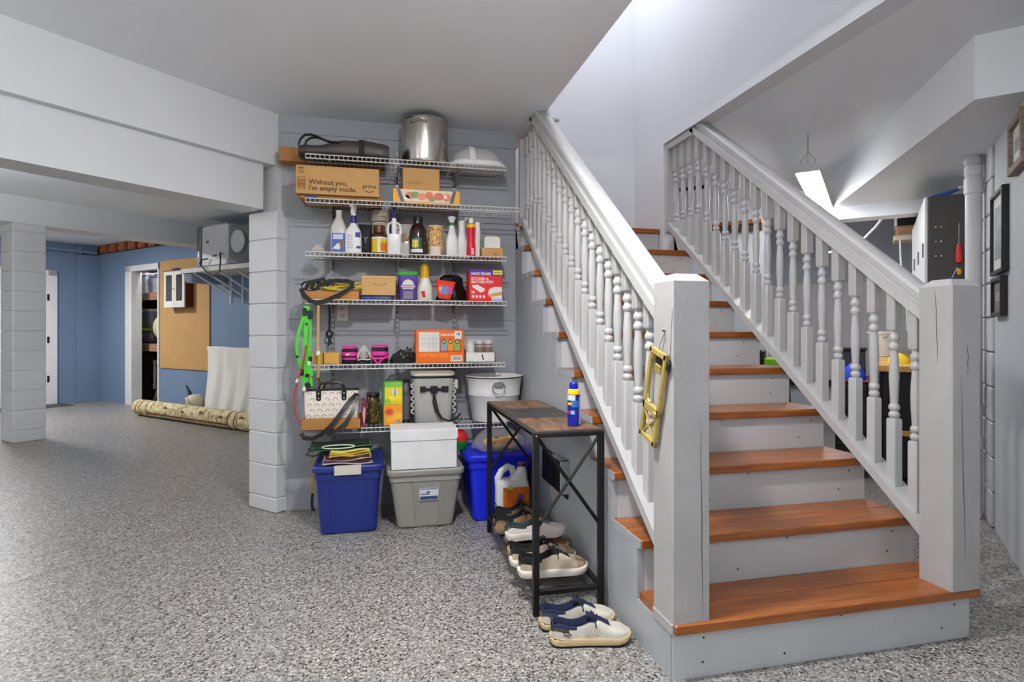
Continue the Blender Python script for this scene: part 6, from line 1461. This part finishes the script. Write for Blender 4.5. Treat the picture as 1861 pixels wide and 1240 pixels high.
b = MB(); b.rbox(-0.02, 0.30, -0.26, 0.26, 0.62, 0.67, 0.01); b.build('seat', WW, t, 20)
for y in (-0.23, -0.08, 0.08, 0.23):
    b = MB(); b.lathe([(0.022, 0.20), (0.03, 0.26), (0.02, 0.30), (0.026, 0.45), (0.02, 0.58), (0.026, 0.62)], 12, 0.0, y); b.build('spindle', WW, t)
for sy in (-1, 1):
    b = MB(); b.tube([(0, sy*0.05, 0.24), (0, sy*0.15, 0.16), (0, sy*0.24, 0.012)], [0.03, 0.026, 0.02], 10); b.build('leg', WW, t)
b = MB(); b.lathe([(0.05, 0.10), (0.07, 0.16), (0.05, 0.24), (0.03, 0.32), (0.04, 0.36), (0.02, 0.44), (0.004, 0.46)], 12); b.build('pedestal', mat('grey_stone_wood', (150, 144, 136), 0.7), t)
# ---------------------------------------------------------------- workshop at the right
# drain pipe
t = sthing('drain_pipe', 'white painted drain pipe with couplings rising to the ceiling box', 'pipe', 4.565, -0.515, 0.0)
PIPE = mat('white_painted_pipe', (212, 213, 214), 0.4)
b = MB(); b.lathe([(0.043, 0.0), (0.043, 2.219)], 24); b.build('pipe', PIPE, t)
for z0, z1, r in ((2.10, 2.16, 0.048), (1.99, 2.09, 0.0495), (2.17, 2.205, 0.050), (0.42, 0.50, 0.0485), (0.62, 0.70, 0.0485)):
    b = MB(); b.lathe([(r-0.003, z0), (r, z0+0.004), (r, z1-0.004), (r-0.003, z1)], 24); b.build('coupling', PIPE, t)
t = sthing('black_pipe', 'thin black pipe running down beside the white drain pipe', 'pipe', 4.72, -0.520, 0.0)
b = MB(); b.tube([(0, 0, 0.03), (0, 0, 0.95)], 0.022, 10); b.build('pipe', BLACK_M, t); b = MB(); b.lathe([(0.04, 0), (0.04, 0.03), (0.025, 0.04)], 14); b.build('foot', BLACK_M, t)
# grey wall cabinet
t = sthing('wall_cupboard', 'tall wall cupboard with dark grey side and white front above the workbench', 'cupboard', 4.96, -0.594, 1.36)
b = MB(); b.rbox(0, 1.60, 0.0, 0.285, 0, 0.715, 0.003); b.build('body', mat('dark_grey_laminate', (66, 64, 62), 0.45, var=0.08, scale=6), t, 0)
for k in range(3):
    b = MB(); b.rbox(0.004+0.532*k, 0.530+0.532*k, 0.285, 0.305, 0.0, 0.715, 0.003); dd = b.build('door', TRIM_M, t, 0)
    b = MB(); b.rbox(0.05+0.532*k, 0.062+0.532*k, 0.305, 0.315, 0.30, 0.40, 0.002); b.build('handle', mat('steel_pull', (120, 120, 122), 0.3, 0.8), dd)
for z in (0.30, 0.40, 0.50):
    for y in (0.21, 0.24):
        b = MB(); b.sphere((-0.001, y, z), 0.003, 0.006, 0.006, 8); b.build('screw', mat('nickel', (220, 220, 216), 0.2, 0.9), t)
t = sthing('blue_brush', 'blue handled brush lying on top of the wall cupboard', 'brush', 5.1, -0.44, 2.0765)
b = MB(); b.tube([(0, 0.10, 0.018), (0.0, 0.02, 0.03), (0, -0.06, 0.06)], [0.012, 0.016, 0.010], 8); b.build('handle', mat('tool_blue', (56, 92, 166), 0.4), t); b = MB(); b.rbox(-0.015, 0.015, -0.16, -0.05, 0.055, 0.075, 0.004); b.build('head', WHITEP, t)
t = sthing('screwdriver', 'red handled screwdriver hanging on the cupboard side', 'screwdriver', 4.935, -0.478, 1.60)
b = MB(); b.lathe([(0.004, 0), (0.017, 0.006), (0.018, 0.05), (0.014, 0.10), (0.010, 0.13), (0.004, 0.135)], 12); b.build('handle', mat('tool_red', (214, 44, 36), 0.35), t); b = MB(); b.tube([(0, 0, 0.13), (0, 0, 0.27)], 0.003, 6); b.build('shaft', mat('nickel', (220, 220, 216), 0.2, 0.9), t)
t = sthing('key_bunch', 'yellow and blue keys hanging low on the cupboard side', 'keys', 4.94, -0.470, 1.485)
b = MB(); b.sphere((0, -0.01, 0.06), 0.012, 0.014, 0.025, 10); b.build('tag', mat('amber_tag', (230, 160, 40), 0.4), t); b = MB(); b.sphere((0, 0.035, 0.01), 0.01, 0.02, 0.014, 10); b.build('tag', mat('tool_blue', (56, 92, 166), 0.4), t); b = MB(); b.tube([(0, 0.0, 0.09), (0.0, 0.02, 0.04), (0, 0.03, 0.02)], 0.003, 6); b.build('ring', mat('nickel', (220, 220, 216), 0.2, 0.9), t)
# speaker and wood block beyond the cupboard
t = sthing('shelf_box', 'black electronics box on a wooden ledge beyond the cupboard, white cable hanging', 'device', 6.70, -0.42, 2.04)
b = MB(); b.rbox(0, 0.3, -0.16, 0.24, 0.11, 0.24, 0.006); b.build('case', BLACK_M, t, 0); b = MB(); b.rbox(-0.004, 0.30, 0.241, 0.26, 0.11, 0.24, 0.004); b.build('front', WHITEP, t, 0)
b = MB(); b.rbox(0.0, 0.3, -0.16, 0.25, 0.02, 0.108, 0.004); b.build('ledge', PK, t, 0); b = MB(); b.rbox(0.0, 0.3, -0.16, 0.27, -0.03, 0.018, 0.004); b.build('rail', mat('pale_wood_rail', (206, 196, 176), 0.6), t, 0)
b = MB(); b.tube([(0.0, 0.22, -0.03), (0.0, 0.215, -0.20), (0, 0.20, -0.40), (0, 0.17, -0.60), (0, 0.16, -0.9)], 0.008, 6); b.build('cable', WHITEP, t)
t = sthing('ceiling_cable', 'white cable swooping from the lamp toward the cupboard', 'cable', 6.2, 0.0, 0.0)
b = MB(); b.tube([(-0.1, 0.38, 1.86), (0.0, 0.30, 1.885), (0.05, 0.18, 1.93), (0.05, 0.08, 2.00), (0.0, 0.0, 2.08), (-0.1, -0.05, 2.135)], 0.010, 8); b.build('cable', WHITEP, t)
# workbench
t = sthing('workbench', 'long workbench with yellow wood top and black drawers beneath', 'workbench', 5.20, -0.595, 0.0)
b = MB(); b.rbox(0, 3.15, 0, 0.60, 0.835, 0.885, 0.006); b.build('bench_top', mat_wood('yellow_maple', (196, 142, 62), (232, 186, 108), 0.45, stretch=(2, 20, 20)), t, 0)
BD = mat('black_drawer_steel', (22, 22, 24), 0.4)
for k in range(4):
    b = MB(); b.rbox(0.03+0.78*k, 0.78+0.78*k, 0.02, 0.55, 0.05, 0.832, 0.004); cb = b.build('cabinet', BD, t, 0)
    for j in range(4):
        b = MB(); b.rbox(0.045+0.78*k, 0.765+0.78*k, 0.55, 0.565, 0.07+0.19*j, 0.245+0.19*j, 0.004); b.build('drawer', BD, t, 0)
b = MB(); b.rbox(0.012, 0.03, 0.06, 0.52, 0.36, 0.40, 0.002); b.build('label_strip', mat('amber_strip', (200, 160, 80), 0.5), t, 0)
t = sthing('yellow_cloth', 'crumpled yellow cloth on the near end of the workbench', 'cloth', 5.75, -0.16, 0.8855)
b = MB(); b.rloft(0, 0, [(0, 0.26, 0.16, 0.05), (0.03, 0.24, 0.14, 0.05), (0.06, 0.14, 0.09, 0.03), (0.075, 0.05, 0.03, 0.01)], 4); b.build('cloth', mat('yellow_rag', (240, 206, 40), 0.7), t, 60)
t = sthing('white_bucket', 'white plastic bucket standing on the workbench', 'bucket', 6.9, -0.06, 0.8855)
b = MB(); b.lathe([(0.10, 0), (0.11, 0.005), (0.125, 0.22), (0.132, 0.225), (0.132, 0.245), (0.12, 0.25)], 24); b.build('bucket', WHITEP, t); b = MB(); b.tube([(0.128*math.cos(a), 0.128*math.sin(a), 0.19-0.03*math.sin(a)) for a in [PI+PI*i/10 for i in range(11)]], 0.004, 6); b.build('handle', WIRE_M, t)
t = sthing('white_box', 'small white box by the wall on the workbench', 'box', 6.2, -0.42, 0.8855)
b = MB(); b.rbox(-0.1, 0.1, -0.07, 0.07, 0, 0.13, 0.004); b.build('body', WHITEP, t, 0); b = MB(); b.rbox(-0.102, 0.102, -0.072, 0.072, 0.10, 0.132, 0.003); b.build('lid', WHITEPAPER, t, 0)
# black tool cart in front of bench end
t = sthing('tool_cart', 'black tool cart beside the workbench with blue cloth and dark case on top', 'tool cart', 5.45, 0.16, 0.0)
b = MB(); b.rbox(-0.20, 0.45, -0.11, 0.11, 0.10, 0.74, 0.006); b.build('cart_body', BD, t, 0)
for j in range(4):
    b = MB(); b.rbox(-0.206, -0.2, -0.10, 0.10, 0.13+0.15*j, 0.265+0.15*j, 0.003); b.build('drawer', BD, t, 0)
b = MB(); b.rbox(-0.206, 0.45, -0.115, 0.115, 0.742, 0.756, 0.003); b.build('red_edge', mat('dark_red_edge', (130, 40, 34), 0.5), t, 0)
for sx in (-0.15, 0.40):
    for sy in (-0.08, 0.08):
        b = MB(); b.lathe([(0.045, -0.012), (0.05, -0.008), (0.05, 0.008), (0.045, 0.012)], 14); b.v = [(sx+p[0], sy+p[2], 0.05+p[1]) for p in b.v]; b.build('wheel', BLKR, t)
t = sthing('dark_case', 'dark slate case with a black lid standing on the tool cart', 'case', 5.75, 0.16, 0.757)
b = MB(); b.rbox(-0.12, 0.12, -0.09, 0.09, 0, 0.22, 0.008); b.build('case', mat('slate_case', (62, 64, 74), 0.45), t, 0); b = MB(); b.rbox(-0.13, 0.13, -0.10, 0.10, 0.22, 0.245, 0.004); b.build('lid', BLACK_M, t, 0)
t = sthing('blue_cloth', 'bright blue cloth heaped on the front of the tool cart', 'cloth', 5.36, 0.15, 0.757)
b = MB(); b.rloft(0, 0, [(0, 0.18, 0.18, 0.06), (0.05, 0.17, 0.16, 0.06), (0.10, 0.11, 0.10, 0.04), (0.13, 0.04, 0.04, 0.015)], 5); b.build('cloth', mat('bright_blue_cloth', (30, 74, 220), 0.6), t, 60)
# long dark bar and green tool seen low through the balusters
t = sthing('green_tool', 'lime green and black power tool on a stand behind the stairs', 'power tool', 5.05, 0.72, 0.0)
b = MB(); b.rbox(-0.12, 0.12, -0.14, 0.14, 0.80, 0.83, 0.004); b.build('stand_top', BLACK_M, t, 0)
for sx in (-1, 1):
    for sy in (-1, 1):
        b = MB(); b.tube([(sx*0.10, sy*0.12, 0.80), (sx*0.14, sy*0.16, 0.01)], 0.012, 6); b.build('leg', BLACK_M, t)
b = MB(); b.rbox(-0.08, 0.08, -0.10, 0.03, 0.832, 0.93, 0.012); b.build('motor', mat('lime_plastic', (140, 200, 40), 0.4), t, 30); b = MB(); b.rbox(-0.06, 0.06, 0.03, 0.12, 0.832, 0.99, 0.012); b.build('battery', BLACK_M, t, 30)
t = sthing('black_bar', 'long black bar leaning low along the workshop end wall', 'bar', 8.33, 0.55, 0.0)
b = MB(); b.rbox(-0.03, 0.03, -0.35, 0.60, 0.44, 0.52, 0.004); b.build('bar', BLACK_M, t, 0)
for y in (-0.3, 0.5):
    b = MB(); b.rbox(-0.025, 0.025, y-0.02, y+0.02, 0, 0.44, 0.003); b.build('foot', BLACK_M, t, 0)
# wooden ledge and dark slots on the cross wall
t = sthing('wood_ledge', 'brown wooden ledge with a dark underside on the cross wall', 'ledge', 5.249, 1.08, 1.985)
b = MB(); b.rbox(-0.06, 0, -0.28, 0.34, 0.055, 0.09, 0.003); b.build('ledge', TREAD_M, t, 0); b = MB(); b.rbox(-0.045, 0, -0.28, 0.34, 0, 0.054, 0.003); b.build('batten', mat('dark_brown_batten', (70, 56, 44), 0.6), t, 0)
t = sthing('wall_slot', 'narrow black slot high on the cross wall', 'slot', 5.249, 1.42, 2.395)
b = MB(); b.rbox(-0.006, 0.0, -0.16, 0.17, 0, 0.032, 0.001); b.build('slot', SLOT_M, t, 0)
# pictures on the plaster wall
PB = mat('black_frame', (22, 22, 23), 0.4)
def picture(label, s0, s1, z0, z1, fm, mount, art, dep=0.03, f=0.022):
    t = sthing('framed_picture', label, 'picture', (s0+s1)/2, -0.584, z0)
    w = (s1-s0)/2; h = z1-z0
    for a in (((-w, -w+f), (0, h)), ((w-f, w), (0, h)), ((-w+f, w-f), (0, f)), ((-w+f, w-f), (h-f, h))):
        b = MB(); b.rbox(a[0][0], a[0][1], 0, dep, a[1][0], a[1][1], 0.002); b.build('frame_bar', fm, t, 0)
    b = MB(); b.box(-w+f, w-f, 0.002, dep*0.5, f, h-f); b.build('mount', mount, t, 0)
    b = MB(); b.box(-w+f+0.05, w-f-0.05, dep*0.5, dep*0.5+0.002, f+0.06, h-f-0.06); b.build('artwork', art, t, 0)
ART = mat('grey_photo_print', (150, 152, 154), 0.4, var=0.4, scale=12)
picture('large black-framed picture on the plaster wall', 3.90, 4.27, 1.455, 1.905, PB, mat('white_mount', (214, 214, 212), 0.6), ART)
picture('small black-framed picture under the large one', 3.94, 4.25, 1.225, 1.437, PB, mat('dark_mount', (120, 112, 106), 0.6), mat('brown_photo_print', (170, 160, 150), 0.4, var=0.3, scale=14))
picture('wood-framed picture high on the plaster wall at the right edge', 3.40, 3.72, 1.90, 2.15, mat_wood('grey_brown_frame', (104, 88, 74), (150, 130, 112), 0.6), mat('white_mount', (214, 214, 212), 0.6), ART, 0.035, 0.035)
